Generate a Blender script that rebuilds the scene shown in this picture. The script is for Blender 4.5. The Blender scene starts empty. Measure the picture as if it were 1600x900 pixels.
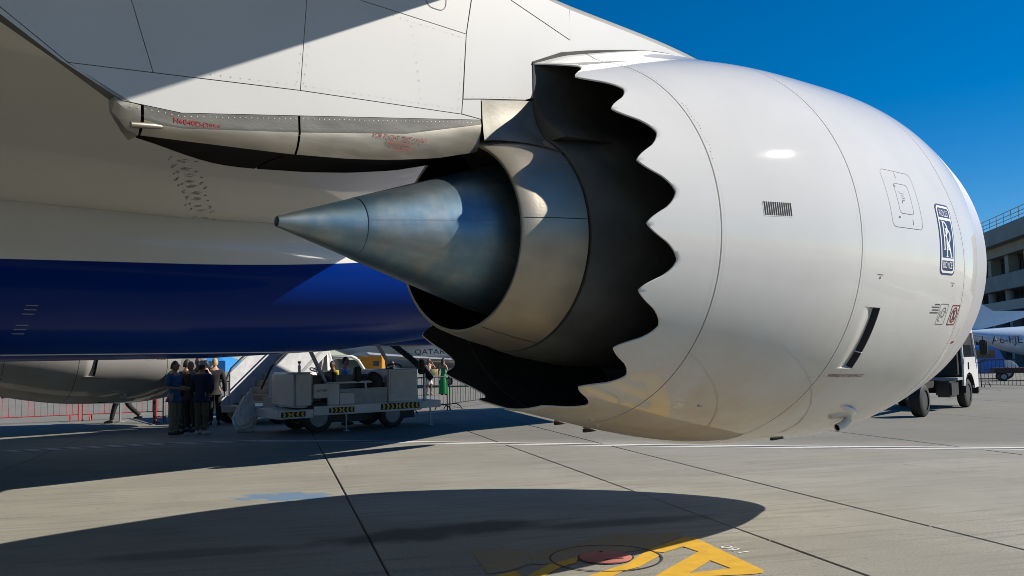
import bpy, bmesh, math, random
from mathutils import Vector, Matrix, Euler
random.seed(7)
scn = bpy.context.scene
COL = scn.collection
R = math.radians

# ------------------------------------------------------------------ camera, sky, sun
cam_d = bpy.data.cameras.new("camera")
cam_d.lens = 30.375; cam_d.sensor_width = 36.0
cam_d.clip_start = 0.05; cam_d.clip_end = 6000
cam = bpy.data.objects.new("camera", cam_d); COL.objects.link(cam)
pitch = math.atan(106 / 1350.0); roll = R(1.2)
cam.matrix_world = (Matrix.Translation((0, 0, 1.7)) @ Matrix.Rotation(R(90) + pitch, 4, 'X') @ Matrix.Rotation(-roll, 4, 'Z'))
scn.camera = cam

SUN_AZ = R(3.5)      # direction to the sun, counter-clockwise from +X
SUN_EL = R(35.2)
wld = bpy.data.worlds.new("World"); scn.world = wld; wld.use_nodes = True
wn = wld.node_tree.nodes; wl = wld.node_tree.links
bg = wn["Background"]
sky = wn.new("ShaderNodeTexSky"); sky.sky_type = 'NISHITA'; sky.sun_disc = False
sky.sun_elevation = SUN_EL
sky.sun_rotation = math.pi / 2 - SUN_AZ
sky.altitude = 800; sky.air_density = 1.0; sky.dust_density = 0.1; sky.ozone_density = 6.0
hsv = wn.new("ShaderNodeHueSaturation"); hsv.inputs["Saturation"].default_value = 1.36
wl.new(sky.outputs[0], hsv.inputs["Color"]); wl.new(hsv.outputs[0], bg.inputs[0]); bg.inputs[1].default_value = 0.073
sun_d = bpy.data.lights.new("sun", 'SUN'); sun_d.energy = 5.0; sun_d.angle = R(0.5); sun_d.color = (1.0, 0.93, 0.82)
sun = bpy.data.objects.new("sun", sun_d); COL.objects.link(sun)
S = Vector((math.cos(SUN_AZ) * math.cos(SUN_EL), math.sin(SUN_AZ) * math.cos(SUN_EL), math.sin(SUN_EL)))
sun.rotation_euler = S.to_track_quat('Z', 'Y').to_euler(); sun.location = S * 100
vs = scn.view_settings
scn.display_settings.display_device = 'sRGB'
vs.view_transform = 'Standard'; vs.look = 'None'; vs.exposure = 0.42; vs.gamma = 1.0; vs.use_curve_mapping = False
try:
    scn.cycles.pixel_filter_type = 'BLACKMAN_HARRIS'; scn.cycles.filter_width = 0.9; scn.cycles.max_bounces = 6; scn.cycles.diffuse_bounces = 4; scn.cycles.glossy_bounces = 4
    scn.cycles.transparent_max_bounces = 6; scn.cycles.caustics_reflective = False
except Exception: pass

ga = math.atan2(0.267, 0.963)      # direction of the pavement joints
# ------------------------------------------------------------------ materials
MATS = {}
def mat(name, col, rough=0.5, metal=0.0, coat=0.0, var=0.12, scale=6.0, bump=0.0, bscale=60.0, spec=None, coat_rough=0.06, stretch=None, alpha=None, trans=0.0):
    if name in MATS: return MATS[name]
    m = bpy.data.materials.new(name); m.use_nodes = True
    nt = m.node_tree; n = nt.nodes; l = nt.links; b = n["Principled BSDF"]
    b.inputs["Roughness"].default_value = rough; b.inputs["Metallic"].default_value = metal
    b.inputs["Coat Weight"].default_value = coat; b.inputs["Coat Roughness"].default_value = coat_rough
    if spec is not None: b.inputs["Specular IOR Level"].default_value = spec
    if trans: b.inputs["Transmission Weight"].default_value = trans
    if alpha is not None: b.inputs["Alpha"].default_value = alpha
    tc = n.new("ShaderNodeTexCoord"); mp = n.new("ShaderNodeMapping"); l.new(tc.outputs["Object"], mp.inputs[0])
    if stretch: mp.inputs["Scale"].default_value = stretch
    nz = n.new("ShaderNodeTexNoise"); nz.inputs["Scale"].default_value = scale; nz.inputs["Detail"].default_value = 6
    l.new(mp.outputs[0], nz.inputs["Vector"])
    r = n.new("ShaderNodeMapRange"); r.inputs[1].default_value = 0.3; r.inputs[2].default_value = 0.7
    r.inputs[3].default_value = 1 - var; r.inputs[4].default_value = 1 + var * 0.5; l.new(nz.outputs[0], r.inputs[0])
    mx = n.new("ShaderNodeMix"); mx.data_type = 'RGBA'; mx.blend_type = 'MULTIPLY'; mx.inputs[0].default_value = 1
    mx.inputs[6].default_value = (*col, 1); l.new(r.outputs[0], mx.inputs[7]); l.new(mx.outputs[2], b.inputs["Base Color"])
    if bump:
        nb = n.new("ShaderNodeTexNoise"); nb.inputs["Scale"].default_value = bscale; nb.inputs["Detail"].default_value = 8
        l.new(mp.outputs[0], nb.inputs["Vector"])
        bp = n.new("ShaderNodeBump"); bp.inputs["Strength"].default_value = bump; bp.inputs["Distance"].default_value = 0.02
        l.new(nb.outputs[0], bp.inputs["Height"]); l.new(bp.outputs[0], b.inputs["Normal"])
    MATS[name] = m
    return m
def nodes_of(m): return m.node_tree.nodes, m.node_tree.links, m.node_tree.nodes["Principled BSDF"]
def colsock(m):
    n, l, b = nodes_of(m); return b.inputs["Base Color"].links[0].from_socket
def math_node(m, op, a, b2=None, c=None, clamp=False):
    n, l, _ = nodes_of(m); k = n.new("ShaderNodeMath"); k.operation = op; k.use_clamp = clamp
    for i, v in enumerate((a, b2, c)):
        if v is None: continue
        if isinstance(v, (int, float)): k.inputs[i].default_value = v
        else: l.new(v, k.inputs[i])
    return k.outputs[0]
def mixcol(m, fac, a, col):
    n, l, b = nodes_of(m); k = n.new("ShaderNodeMix"); k.data_type = 'RGBA'
    if isinstance(fac, (int, float)): k.inputs[0].default_value = fac
    else: l.new(fac, k.inputs[0])
    l.new(a, k.inputs[6])
    if isinstance(col, tuple): k.inputs[7].default_value = (*col, 1)
    else: l.new(col, k.inputs[7])
    return k.outputs[2]
def set_col(m, s):
    n, l, b = nodes_of(m); l.new(s, b.inputs["Base Color"])
def objxyz(m, world=False):
    n, l, b = nodes_of(m)
    if world:
        g = n.new("ShaderNodeNewGeometry"); src = g.outputs["Position"]
    else:
        g = n.new("ShaderNodeTexCoord"); src = g.outputs["Object"]
    x = n.new("ShaderNodeSeparateXYZ"); l.new(src, x.inputs[0]); return x.outputs, src
def noise(m, vec, scale, detail=5, stretch=None, rough=0.55):
    n, l, b = nodes_of(m)
    if stretch:
        mp = n.new("ShaderNodeMapping"); mp.inputs["Scale"].default_value = stretch; l.new(vec, mp.inputs[0]); vec = mp.outputs[0]
    z = n.new("ShaderNodeTexNoise"); z.inputs["Scale"].default_value = scale; z.inputs["Detail"].default_value = detail; z.inputs["Roughness"].default_value = rough
    l.new(vec, z.inputs["Vector"]); return z.outputs[0]
def ramp(m, v, lo, hi, a=0.0, b2=1.0):
    n, l, b = nodes_of(m); r = n.new("ShaderNodeMapRange"); r.inputs[1].default_value = lo; r.inputs[2].default_value = hi
    r.inputs[3].default_value = a; r.inputs[4].default_value = b2; r.interpolation_type = 'SMOOTHSTEP'; l.new(v, r.inputs[0]); return r.outputs[0]

WHITE = mat("white_aircraft_paint", (0.45, 0.45, 0.445), 0.5, 0, 0.4, 0.05, 1.3, coat_rough=0.07)
# exhaust soot and dust film on the lower cowls with warm ground bounce painted into its tint
NACW = mat("nacelle_white_paint", (0.615, 0.61, 0.595), 0.55, 0, 0.9, 0.04, 1.7, coat_rough=0.032, spec=0.0)
o, v = objxyz(NACW)
low = ramp(NACW, o[2], -0.2, -1.75)
aft = ramp(NACW, o[0], 3.6, 0.2)
f = math_node(NACW, 'MULTIPLY', low, math_node(NACW, 'ADD', math_node(NACW, 'MULTIPLY', aft, 0.55), 0.25))
f = math_node(NACW, 'MULTIPLY', f, ramp(NACW, noise(NACW, v, 1.6, 7), 0.25, 0.75))
s_ = mixcol(NACW, f, colsock(NACW), (0.46, 0.33, 0.17))
streak = ramp(NACW, noise(NACW, v, 7.0, 5, (0.25, 2.2, 2.2)), 0.62, 0.78)
streak = math_node(NACW, 'MULTIPLY', streak, math_node(NACW, 'MULTIPLY', low, 0.4))
s_ = mixcol(NACW, streak, s_, (0.34, 0.27, 0.18)); set_col(NACW, s_)
n_, l_, b_ = nodes_of(NACW); bpn = n_.new("ShaderNodeBump"); bpn.inputs["Strength"].default_value = 0.05; bpn.inputs["Distance"].default_value = 0.05
l_.new(noise(NACW, v, 2.2, 2), bpn.inputs["Height"]); l_.new(bpn.outputs[0], b_.inputs["Coat Normal"])
SEAM = mat("dark_seam_gap", (0.03, 0.03, 0.03), 0.8, var=0.2)
LIP = mat("inlet_lip_metal", (0.62, 0.6, 0.62), 0.35, 0.35, 0.0, 0.05, 3)
DUCT = mat("dark_duct_composite", (0.085, 0.085, 0.08), 0.85, 0, 0, 0.3, 3, 0.05, 40, spec=0.15)
CORE = mat("core_cowl_titanium", (0.37, 0.33, 0.265), 0.48, 0.8, 0, 0.14, 3.0, 0.05, 30, stretch=(1, 2, 2))
PLUG = mat("heat_tinted_cone_metal", (0.25, 0.30, 0.325), 0.45, 0.88, 0, 0.25, 4.0, 0.04, 50, stretch=(0.6, 3, 3))
o, v = objxyz(PLUG)
nz = noise(PLUG, v, 2.6, 5, (1.6, 1.0, 1.0))
band = math_node(PLUG, 'SINE', math_node(PLUG, 'MULTIPLY', o[0], 7.5))
fb = ramp(PLUG, math_node(PLUG, 'ADD', nz, math_node(PLUG, 'MULTIPLY', band, 0.10)), 0.36, 0.62)
s_ = mixcol(PLUG, math_node(PLUG, 'MULTIPLY', fb, 0.7), colsock(PLUG), (0.085, 0.19, 0.28))
bz = ramp(PLUG, noise(PLUG, v, 3.8, 4, (0.7, 1.6, 1.6)), 0.55, 0.72)
s_ = mixcol(PLUG, math_node(PLUG, 'MULTIPLY', bz, 0.22), s_, (0.30, 0.27, 0.22)); set_col(PLUG, s_)
o, v = objxyz(CORE)
s_ = mixcol(CORE, math_node(CORE, 'MULTIPLY', ramp(CORE, noise(CORE, v, 2.2, 5), 0.45, 0.75), 0.3), colsock(CORE), (0.20, 0.14, 0.09)); set_col(CORE, s_)
SHIELD = mat("stained_heat_shield", (0.30, 0.275, 0.23), 0.45, 0.75, 0, 0.28, 3.0, 0.02, 30, stretch=(1.0, 1, 4))
o, v = objxyz(SHIELD)
s_ = mixcol(SHIELD, math_node(SHIELD, 'MULTIPLY', ramp(SHIELD, noise(SHIELD, v, 5, 5, (0.5, 1, 2.5)), 0.5, 0.75), 0.6), colsock(SHIELD), (0.19, 0.17, 0.13)); set_col(SHIELD, s_)
FLANGE = mat("dark_reflection_flange_metal", (0.065, 0.066, 0.060), 0.6, 0.3, 0, 0.5, 4.0, 0.06, 30, stretch=(1.0, 1, 3))  # dark reflection on the shield's upper facets, put into the colour
DULLBLACK = mat("dull_black_underside", (0.010, 0.009, 0.008), 0.85, 0.0, var=0.3, spec=0.08)  # one dull black for shield belly, nozzle liner and small mouths
RIVET = mat("rivet_grey", (0.40, 0.40, 0.40), 0.5, 0.2)
REDINK = mat("red_stencil_ink", (0.20, 0.012, 0.012), 0.7)
DARKINK = mat("grey_stencil_ink", (0.06, 0.06, 0.065), 0.6)
BADGE = mat("badge_blue", (0.003, 0.010, 0.070), 0.4, 0, 0.15)
BADGEW = mat("badge_white", (0.8, 0.8, 0.8), 0.35)
BLACK = mat("black_rubber", (0.015, 0.015, 0.015), 0.75, bump=0.1)

LIVERY = mat("airliner_livery", (0.70, 0.69, 0.66), 0.28, 0, 0.85, 0.04, 0.8, coat_rough=0.035)
o, v = objxyz(LIVERY)
# painted boundary between the white upper and the blue lower hull: z = 2.93 + 0.03(x+2) + 0.012 max(x,0)^2
xp = math_node(LIVERY, 'MAXIMUM', o[0], 0.0)
bd = math_node(LIVERY, 'ADD', math_node(LIVERY, 'MULTIPLY_ADD', o[0], 0.03, 2.99), math_node(LIVERY, 'MULTIPLY', math_node(LIVERY, 'MULTIPLY', xp, xp), 0.012))
isblue = ramp(LIVERY, math_node(LIVERY, 'SUBTRACT', bd, o[2]), -0.004, 0.004)
s_ = mixcol(LIVERY, isblue, colsock(LIVERY), (0.0005, 0.023, 0.20)); set_col(LIVERY, s_)
n_, l_, b_ = nodes_of(LIVERY)
l_.new(math_node(LIVERY, 'MULTIPLY_ADD', isblue, -0.5, 0.6), b_.inputs["Coat Weight"]); l_.new(math_node(LIVERY, 'MULTIPLY_ADD', isblue, -0.46, 0.5), b_.inputs["Specular IOR Level"])
WINGU = mat("wing_grey_white_paint", (0.68, 0.665, 0.60), 0.4, 0, 0.45, 0.05, 0.7, coat_rough=0.04)

def concrete(name):
    m = mat(name, (0.42, 0.405, 0.335), 0.85, 0, 0, 0.16, 0.5, 0.0)
    n, l, b = nodes_of(m)
    o, v = objxyz(m, True)
    s = colsock(m)
    oi = n.new("ShaderNodeObjectInfo")
    tone = ramp(m, oi.outputs["Random"], 0, 1, 0.0, 0.35)
    s = mixcol(m, tone, s, (0.25, 0.235, 0.205))
    g = ramp(m, noise(m, v, 55, 4, None, 0.7), 0.35, 0.65)
    s = mixcol(m, math_node(m, 'MULTIPLY', g, 0.75), s, (0.16, 0.152, 0.13))
    g2 = ramp(m, noise(m, v, 420, 2), 0.55, 0.66)
    s = mixcol(m, math_node(m, 'MULTIPLY', g2, 0.6), s, (0.12, 0.115, 0.105))
    br = ramp(m, noise(m, v, 1.1, 6, (0.3, 1.6, 1)), 0.5, 0.72)
    s = mixcol(m, math_node(m, 'MULTIPLY', br, 0.5), s, (0.20, 0.185, 0.15))
    n_r = n.new("ShaderNodeMapping"); n_r.inputs["Rotation"].default_value = (0, 0, -ga); l.new(v, n_r.inputs[0])
    st_ = ramp(m, noise(m, n_r.outputs[0], 5.0, 6, (0.12, 2.2, 1)), 0.5, 0.68)
    s = mixcol(m, math_node(m, 'MULTIPLY', st_, 0.6), s, (0.17, 0.16, 0.135))
    st2 = ramp(m, noise(m, n_r.outputs[0], 3.0, 6, (0.2, 3.0, 1)), 0.62, 0.74)
    s = mixcol(m, math_node(m, 'MULTIPLY', st2, 0.5), s, (0.44, 0.42, 0.36))
    dr = ramp(m, noise(m, v, 14, 2), 0.71, 0.75)
    s = mixcol(m, math_node(m, 'MULTIPLY', dr, 0.5), s, (0.08, 0.075, 0.065))
    bigp = ramp(m, noise(m, v, 0.45, 5, None, 0.65), 0.42, 0.62)
    s = mixcol(m, math_node(m, 'MULTIPLY', bigp, 0.38), s, (0.21, 0.20, 0.165))
    vo = n.new("ShaderNodeTexVoronoi"); vo.feature = 'DISTANCE_TO_EDGE'; vo.inputs["Scale"].default_value = 0.33
    wob = n.new("ShaderNodeMix"); wob.data_type = 'VECTOR'; wob.inputs[0].default_value = 0.12; l.new(v, wob.inputs[4])
    nzw = n.new("ShaderNodeTexNoise"); nzw.inputs["Scale"].default_value = 2.5; nzw.inputs["Detail"].default_value = 6; l.new(v, nzw.inputs["Vector"])
    vm = n.new("ShaderNodeVectorMath"); vm.operation = 'MULTIPLY_ADD'; vm.inputs[1].default_value = (0.7, 0.7, 0.7); l.new(nzw.outputs["Color"], vm.inputs[0]); l.new(v, vm.inputs[2]); l.new(vm.outputs[0], vo.inputs["Vector"])
    crk = math_node(m, 'MULTIPLY', ramp(m, vo.outputs["Distance"], 0.0, 0.0035, 1, 0), ramp(m, noise(m, v, 0.6, 2), 0.52, 0.6))
    s = mixcol(m, math_node(m, 'MULTIPLY', crk, 0.55), s, (0.07, 0.065, 0.055))
    # older, darker pavement beyond the double white line
    far = ramp(m, math_node(m, 'ADD', math_node(m, 'MULTIPLY_ADD', o[0], 0.275, o[1]), math_node(m, 'MULTIPLY', noise(m, v, 0.7, 4), 0.8)), 17.4, 18.6)
    s = mixcol(m, math_node(m, 'MULTIPLY', far, 0.62), s, (0.13, 0.128, 0.115))
    # long soot / oil stain behind the engine exhaust and a spilled blue paint patch
    def blob(cx, cy, ang, la, lb, ns, nstr):
        ca, sa = math.cos(ang), math.sin(ang)
        dx = math_node(m, 'SUBTRACT', o[0], cx); dy = math_node(m, 'SUBTRACT', o[1], cy)
        u = math_node(m, 'DIVIDE', math_node(m, 'ADD', math_node(m, 'MULTIPLY', dx, ca), math_node(m, 'MULTIPLY', dy, sa)), la)
        w = math_node(m, 'DIVIDE', math_node(m, 'SUBTRACT', math_node(m, 'MULTIPLY', dy, ca), math_node(m, 'MULTIPLY', dx, sa)), lb)
        d = math_node(m, 'ADD', math_node(m, 'MULTIPLY', u, u), math_node(m, 'MULTIPLY', w, w))
        return math_node(m, 'ADD', d, math_node(m, 'MULTIPLY', math_node(m, 'SUBTRACT', noise(m, v, ns, 6), 0.5), nstr))
    d1 = blob(-0.75, 8.6, R(22), 1.35, 0.42, 2.2, 1.8)
    s = mixcol(m, ramp(m, d1, 1.2, 0.1, 0, 0.85), s, (0.045, 0.042, 0.038))
    d2 = blob(1.1, 8.9, R(15), 1.1, 0.22, 2.0, 1.6)
    s = mixcol(m, ramp(m, d2, 1.2, 0.1, 0, 0.7), s, (0.07, 0.066, 0.06))
    d3 = blob(-2.8, 7.9, R(10), 1.0, 0.22, 2.0, 1.6)
    s = mixcol(m, ramp(m, d3, 1.2, 0.1, 0, 0.6), s, (0.07, 0.066, 0.06))
    d4 = blob(-2.9, 11.0, R(-6), 0.62, 0.36, 4, 3.2)
    s = mixcol(m, ramp(m, d4, 1.0, 0.55, 0, 0.95), s, (0.12, 0.20, 0.31))
    set_col(m, s)
    bp = n.new("ShaderNodeBump"); bp.inputs["Strength"].default_value = 0.7; bp.inputs["Distance"].default_value = 0.006
    l.new(noise(m, v, 160, 6, None, 0.7), bp.inputs["Height"]); l.new(bp.outputs[0], b.inputs["Normal"])
    return m
CONC = concrete("apron_concrete")
SEAL = mat("joint_sealant", (0.035, 0.033, 0.03), 0.9, bump=0.2)
def worn(name, col, lo, hi, under=(0.27, 0.26, 0.22)):
    m = mat(name, col, 0.8, var=0.15, scale=8)
    o, v = objxyz(m, True)
    s = mixcol(m, ramp(m, noise(m, v, 9, 7, None, 0.7), lo, hi), colsock(m), under); set_col(m, s); return m
YEL = worn("worn_yellow_marking", (0.62, 0.36, 0.02), 0.58, 0.72)
YELSHADE = worn("faded_shaded_yellow", (0.36, 0.23, 0.06), 0.34, 0.60, (0.24, 0.22, 0.17))  # faded yellow, its colour also darkened for the engine's shadow
WLINE = worn("white_line_paint", (0.75, 0.75, 0.72), 0.74, 0.9)

# ------------------------------------------------------------------ mesh helpers
class MB:
    def __init__(s): s.v = []; s.f = []; s.m = []
    def add(s, vs, fs, mi=0):
        k = len(s.v); s.v += [tuple(x) for x in vs]; s.f += [tuple(i + k for i in q) for q in fs]; s.m += [mi] * len(fs); return s
    def box(s, c, d, rz=0, mi=0, rx=0, ry=0, taper=1.0):
        M = Euler((rx, ry, rz)).to_matrix(); c = Vector(c); vs = []
        for z in (-.5, .5):
            t = taper if z > 0 else 1
            for x, y in ((-.5, -.5), (.5, -.5), (.5, .5), (-.5, .5)): vs.append(c + M @ Vector((x * d[0] * t, y * d[1] * t, z * d[2])))
        return s.add(vs, [(0, 3, 2, 1), (4, 5, 6, 7), (0, 1, 5, 4), (1, 2, 6, 5), (2, 3, 7, 6), (3, 0, 4, 7)], mi)
    def bbox(s, x0, x1, y0, y1, z0, z1, mi=0): return s.box(((x0 + x1) / 2, (y0 + y1) / 2, (z0 + z1) / 2), (abs(x1 - x0), abs(y1 - y0), abs(z1 - z0)), mi=mi)
    def tube(s, pts, rs, n=10, caps=True, mi=0):
        pts = [Vector(p) for p in pts]
        if not isinstance(rs, (list, tuple)): rs = [rs] * len(pts)
        rings = []; up = None
        for i, p in enumerate(pts):
            d = (pts[min(i + 1, len(pts) - 1)] - pts[max(i - 1, 0)]).normalized()
            if up is None: up = d.orthogonal().normalized()
            up = (up - d * up.dot(d)).normalized(); w = d.cross(up)
            rings.append([p + (up * math.cos(2 * math.pi * k / n) + w * math.sin(2 * math.pi * k / n)) * rs[i] for k in range(n)])
        return s.loft(rings, True, caps, mi)
    def loft(s, rings, closed=True, caps=True, mi=0):
        n = len(rings[0]); vs = [p for r in rings for p in r]; fs = []
        for i in range(len(rings) - 1):
            for k in range(n if closed else n - 1):
                a = i * n + k; b = i * n + (k + 1) % n; fs.append((a, b, b + n, a + n))
        if caps and closed: fs += [tuple(reversed(range(n))), tuple(range((len(rings) - 1) * n, len(rings) * n))]
        return s.add(vs, fs, mi)
    def prism(s, poly, z0, z1, mi=0, fn=None):
        n = len(poly); vs = [(x, y, z0) for x, y in poly] + [(x, y, z1) for x, y in poly]
        if fn: vs = [fn(*p) for p in vs]
        return s.add(vs, [tuple(reversed(range(n))), tuple(range(n, 2 * n))] + [(i, (i + 1) % n, n + (i + 1) % n, n + i) for i in range(n)], mi)
    def ell(s, c, r, nu=12, nv=8, mi=0, rot=None):
        M = Euler(rot).to_matrix() if rot else Matrix.Identity(3); c = Vector(c)
        rings = []
        for j in range(nv + 1):
            t = math.pi * j / nv * 0.998 + 0.003
            rings.append([c + M @ Vector((r[0] * math.sin(t) * math.cos(2 * math.pi * k / nu), r[1] * math.sin(t) * math.sin(2 * math.pi * k / nu), -r[2] * math.cos(t))) for k in range(nu)])
        return s.loft(rings, True, True, mi)
    def xf(s, M):
        s.v = [tuple(M @ Vector(p)) for p in s.v]; return s
    def mesh(s, name, mats, smooth=0):
        me = bpy.data.meshes.new(name); me.from_pydata(s.v, [], s.f)
        for m in (mats if isinstance(mats, (list, tuple)) else [mats]): me.materials.append(m)
        for p, mi in zip(me.polygons, s.m): p.material_index = mi
        bm = bmesh.new(); bm.from_mesh(me); bmesh.ops.recalc_face_normals(bm, faces=bm.faces)
        if smooth:
            a = R(smooth)
            for fc in bm.faces: fc.smooth = True
            for e in bm.edges:
                if len(e.link_faces) == 2 and e.calc_face_angle(0) > a: e.smooth = False
        bm.to_mesh(me); bm.free(); me.update(); return me
    def build(s, name, mats, parent=None, smooth=0, bevel=0):
        me = s.mesh(name, mats, smooth)
        if bevel:
            bm = bmesh.new(); bm.from_mesh(me)
            bmesh.ops.bevel(bm, geom=[e for e in bm.edges if len(e.link_faces) == 2 and e.calc_face_angle(0) > 0.6], offset=bevel, segments=2, affect='EDGES', clamp_overlap=True)
            bm.to_mesh(me); bm.free()
        ob = bpy.data.objects.new(name, me); COL.objects.link(ob)
        if parent is not None: ob.parent = parent
        return ob
def grid(vs2, closed_v=False):
    m = MB(); nr = len(vs2); nc = len(vs2[0]); fs = []
    for i in range(nr - 1):
        for k in range(nc if closed_v else nc - 1):
            a = i * nc + k; b = i * nc + (k + 1) % nc; fs.append((a, b, b + nc, a + nc))
    return m.add([p for r in vs2 for p in r], fs)
def tag(o, label=None, cat=None, group=None, kind=None):
    if label: o['label'] = label
    if cat: o['category'] = cat
    if group: o['group'] = group
    if kind: o['kind'] = kind
    return o
def empty(name, loc, rz=0.0, label=None, cat=None, group=None):
    o = bpy.data.objects.new(name, None); COL.objects.link(o); o.location = loc; o.rotation_euler = (0, 0, rz); o.empty_display_size = 0.3
    return tag(o, label, cat, group)
def kids(o): return [c for c in bpy.data.objects if c.parent == o]
def copy_tree(o, parent=None):
    c = o.copy(); COL.objects.link(c); c.parent = parent
    for ch in kids(o): copy_tree(ch, c)
    return c
_tx = {}
def text2d(txt, size, shear=0.0, sx=1.0, align='CENTER'):
    """returns (verts2d, faces) of lettering in the built-in font"""
    cu = bpy.data.curves.new("lettering", 'FONT'); cu.body = txt; cu.size = size; cu.align_x = align; cu.align_y = 'CENTER'; cu.shear = shear; cu.resolution_u = 3
    ob = bpy.data.objects.new("lettering", cu); COL.objects.link(ob)
    bpy.context.view_layer.update()
    me = bpy.data.meshes.new_from_object(ob.evaluated_get(bpy.context.evaluated_depsgraph_get()))
    v = [(p.co.x * sx, p.co.y) for p in me.vertices]; f = [tuple(p.vertices) for p in me.polygons]
    bpy.data.objects.remove(ob); bpy.data.curves.remove(cu); bpy.data.meshes.remove(me)
    return v, f
def mapped(parts, fn, name, mats, parent, step=0.04):
    """2-D pieces [(verts, faces, mat index)] sliced into a fine mesh, then laid on a surface with fn(x, y, layer)"""
    bm = bmesh.new()
    for vs2, fs, mi in parts:
        bv = [bm.verts.new((x, y, mi)) for x, y in vs2]
        for q in fs:
            try: fc = bm.faces.new([bv[i] for i in q]); fc.material_index = mi
            except ValueError: pass
    xs = [p.co.x for p in bm.verts]; ys = [p.co.y for p in bm.verts]
    for ax, lo, hi in ((0, min(xs), max(xs)), (1, min(ys), max(ys))):
        k = lo + step
        while k < hi:
            no = (1, 0, 0) if ax == 0 else (0, 1, 0)
            bmesh.ops.bisect_plane(bm, geom=bm.verts[:] + bm.edges[:] + bm.faces[:], plane_co=(k, k, 0), plane_no=no); k += step
    for p in bm.verts: p.co = fn(p.co.x, p.co.y, p.co.z)
    me = bpy.data.meshes.new(name); bm.to_mesh(me); bm.free()
    for m in mats: me.materials.append(m)
    ob = bpy.data.objects.new(name, me); COL.objects.link(ob); ob.parent = parent; return ob
def rect2d(x0, x1, y0, y1): return [(x0, y0), (x1, y0), (x1, y1), (x0, y1)], [(0, 1, 2, 3)]
def rrect(x0, x1, y0, y1, r, n=5):
    p = []
    for cx, cy, a0 in ((x1 - r, y0 + r, -90), (x1 - r, y1 - r, 0), (x0 + r, y1 - r, 90), (x0 + r, y0 + r, 180)):
        for k in range(n + 1): a = R(a0 + 90 * k / n); p.append((cx + r * math.cos(a), cy + r * math.sin(a)))
    return p
def ring2d(po, pi):
    n = len(po); return po + pi, [(i, (i + 1) % n, n + (i + 1) % n, n + i) for i in range(n)]
def line2d(pts, w):
    vs, fs = [], []
    for i in range(len(pts) - 1):
        a = Vector((*pts[i], 0)); b = Vector((*pts[i + 1], 0)); d = (b - a)
        if d.length < 1e-6: continue
        d.normalize(); nrm = Vector((-d.y, d.x, 0)) * w / 2; k = len(vs)
        vs += [tuple((q)[:2]) for q in (a - nrm, b - nrm, b + nrm, a + nrm)]; fs.append((k, k + 1, k + 2, k + 3))
    return vs, fs

# ------------------------------------------------------------------ the ground
YAW = R(43.42)
O = Vector((-0.0152, 6.6304, 0)); A = Vector((math.cos(YAW), math.sin(YAW), 0)); P = Vector((-math.sin(YAW), math.cos(YAW), 0))
big = MB().add([(-2500, -400, -0.045), (2500, -400, -0.045), (2500, 4000, -0.045), (-2500, 4000, -0.045)], [(0, 1, 2, 3)])
apron = tag(big.build("apron", CONC), kind='structure', label="pale concrete airport apron with dark joints between its slabs")
g2 = Vector((math.cos(ga), math.sin(ga), 0)); g1 = Vector((-math.sin(ga), math.cos(ga), 0))
wj = [-4.27 - 5.15 * k for k in range(7, 0, -1)] + [-4.27, 0.88, 4.30, 6.03, 11.24] + [11.24 + 5.15 * k for k in range(1, 7)]
vj = [3.06 + 3.98 * k for k in range(-2, 16)]
seal = MB()
sw = [g2 * a + g1 * b + Vector((0, 0, -0.016)) for a, b in ((wj[0] - .1, vj[0] - .1), (wj[-1] + .1, vj[0] - .1), (wj[-1] + .1, vj[-1] + .1), (wj[0] - .1, vj[-1] + .1))]
tag(seal.add(sw, [(0, 1, 2, 3)]).build("joint_sealant", SEAL, apron), kind=None)
nsl = 0
for i in range(len(wj) - 1):
    for j in range(len(vj) - 1):
        a0, a1, b0, b1 = wj[i], wj[i + 1], vj[j], vj[j + 1]
        c = g2 * ((a0 + a1) / 2) + g1 * ((b0 + b1) / 2)
        if c.y < -1 or abs(c.x) > 7 + 0.75 * max(c.y, 0): continue
        gp = 0.009; h = random.uniform(-0.0015, 0.0015)
        # joints waver a little; chamfered arris
        e = 0.010; rg = []
        for ins, z in ((0, -0.03), (0, -0.008 + h), (e, h)):
            q = []
            L = [(a0 + gp + ins, b0 + gp * .5 + ins), (a1 - gp - ins, b0 + gp * .5 + ins), (a1 - gp - ins, b1 - gp * .5 - ins), (a0 + gp + ins, b1 - gp * .5 - ins)]
            rg.append([g2 * x + g1 * y + Vector((0, 0, z)) - c for x, y in L])
        m = MB(); m.loft(rg, True, False); k = len(m.v); m.f.append((k - 4, k - 3, k - 2, k - 1)); m.m.append(0)
        ob = m.build("slab", CONC, apron); ob.location = c; nsl += 1

def flat(name, polys, z, m, parent=apron, thick=0.0):
    b = MB()
    for p in polys: b.add([(x, y, z) for x, y in p], [tuple(range(len(p)))])
    return b.build(name, m, parent)
def lane(pts, w, off):
    res = []
    for i in range(len(pts) - 1):
        a = Vector((*pts[i], 0)); b = Vector((*pts[i + 1], 0)); d = (b - a).normalized(); nr = Vector((-d.y, d.x, 0))
        q = [a + nr * (off - w / 2), b + nr * (off - w / 2), b + nr * (off + w / 2), a + nr * (off + w / 2)]
        res.append([(p.x, p.y) for p in q])
    return res
wline = [(-24, 14.5), (-10.31, 17.47), (-7.4, 18.45), (-5.54, 18.6), (-3.4, 18.1), (-1.34, 17.38), (2.29, 16.14), (5.5, 15.18), (8.38, 14.41), (16, 12.4), (30, 8.6)]
o1 = flat("lane_marking", lane(wline, 0.11, 0.13) + lane(wline, 0.11, -0.13), 0.0045, WLINE); tag(o1, "thin double white line across the apron")
flat("lane_marking_core", lane(wline, 0.13, 0.0), 0.0048, mat("black_line_paint", (0.03, 0.03, 0.03), 0.8, var=0.3))
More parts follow.
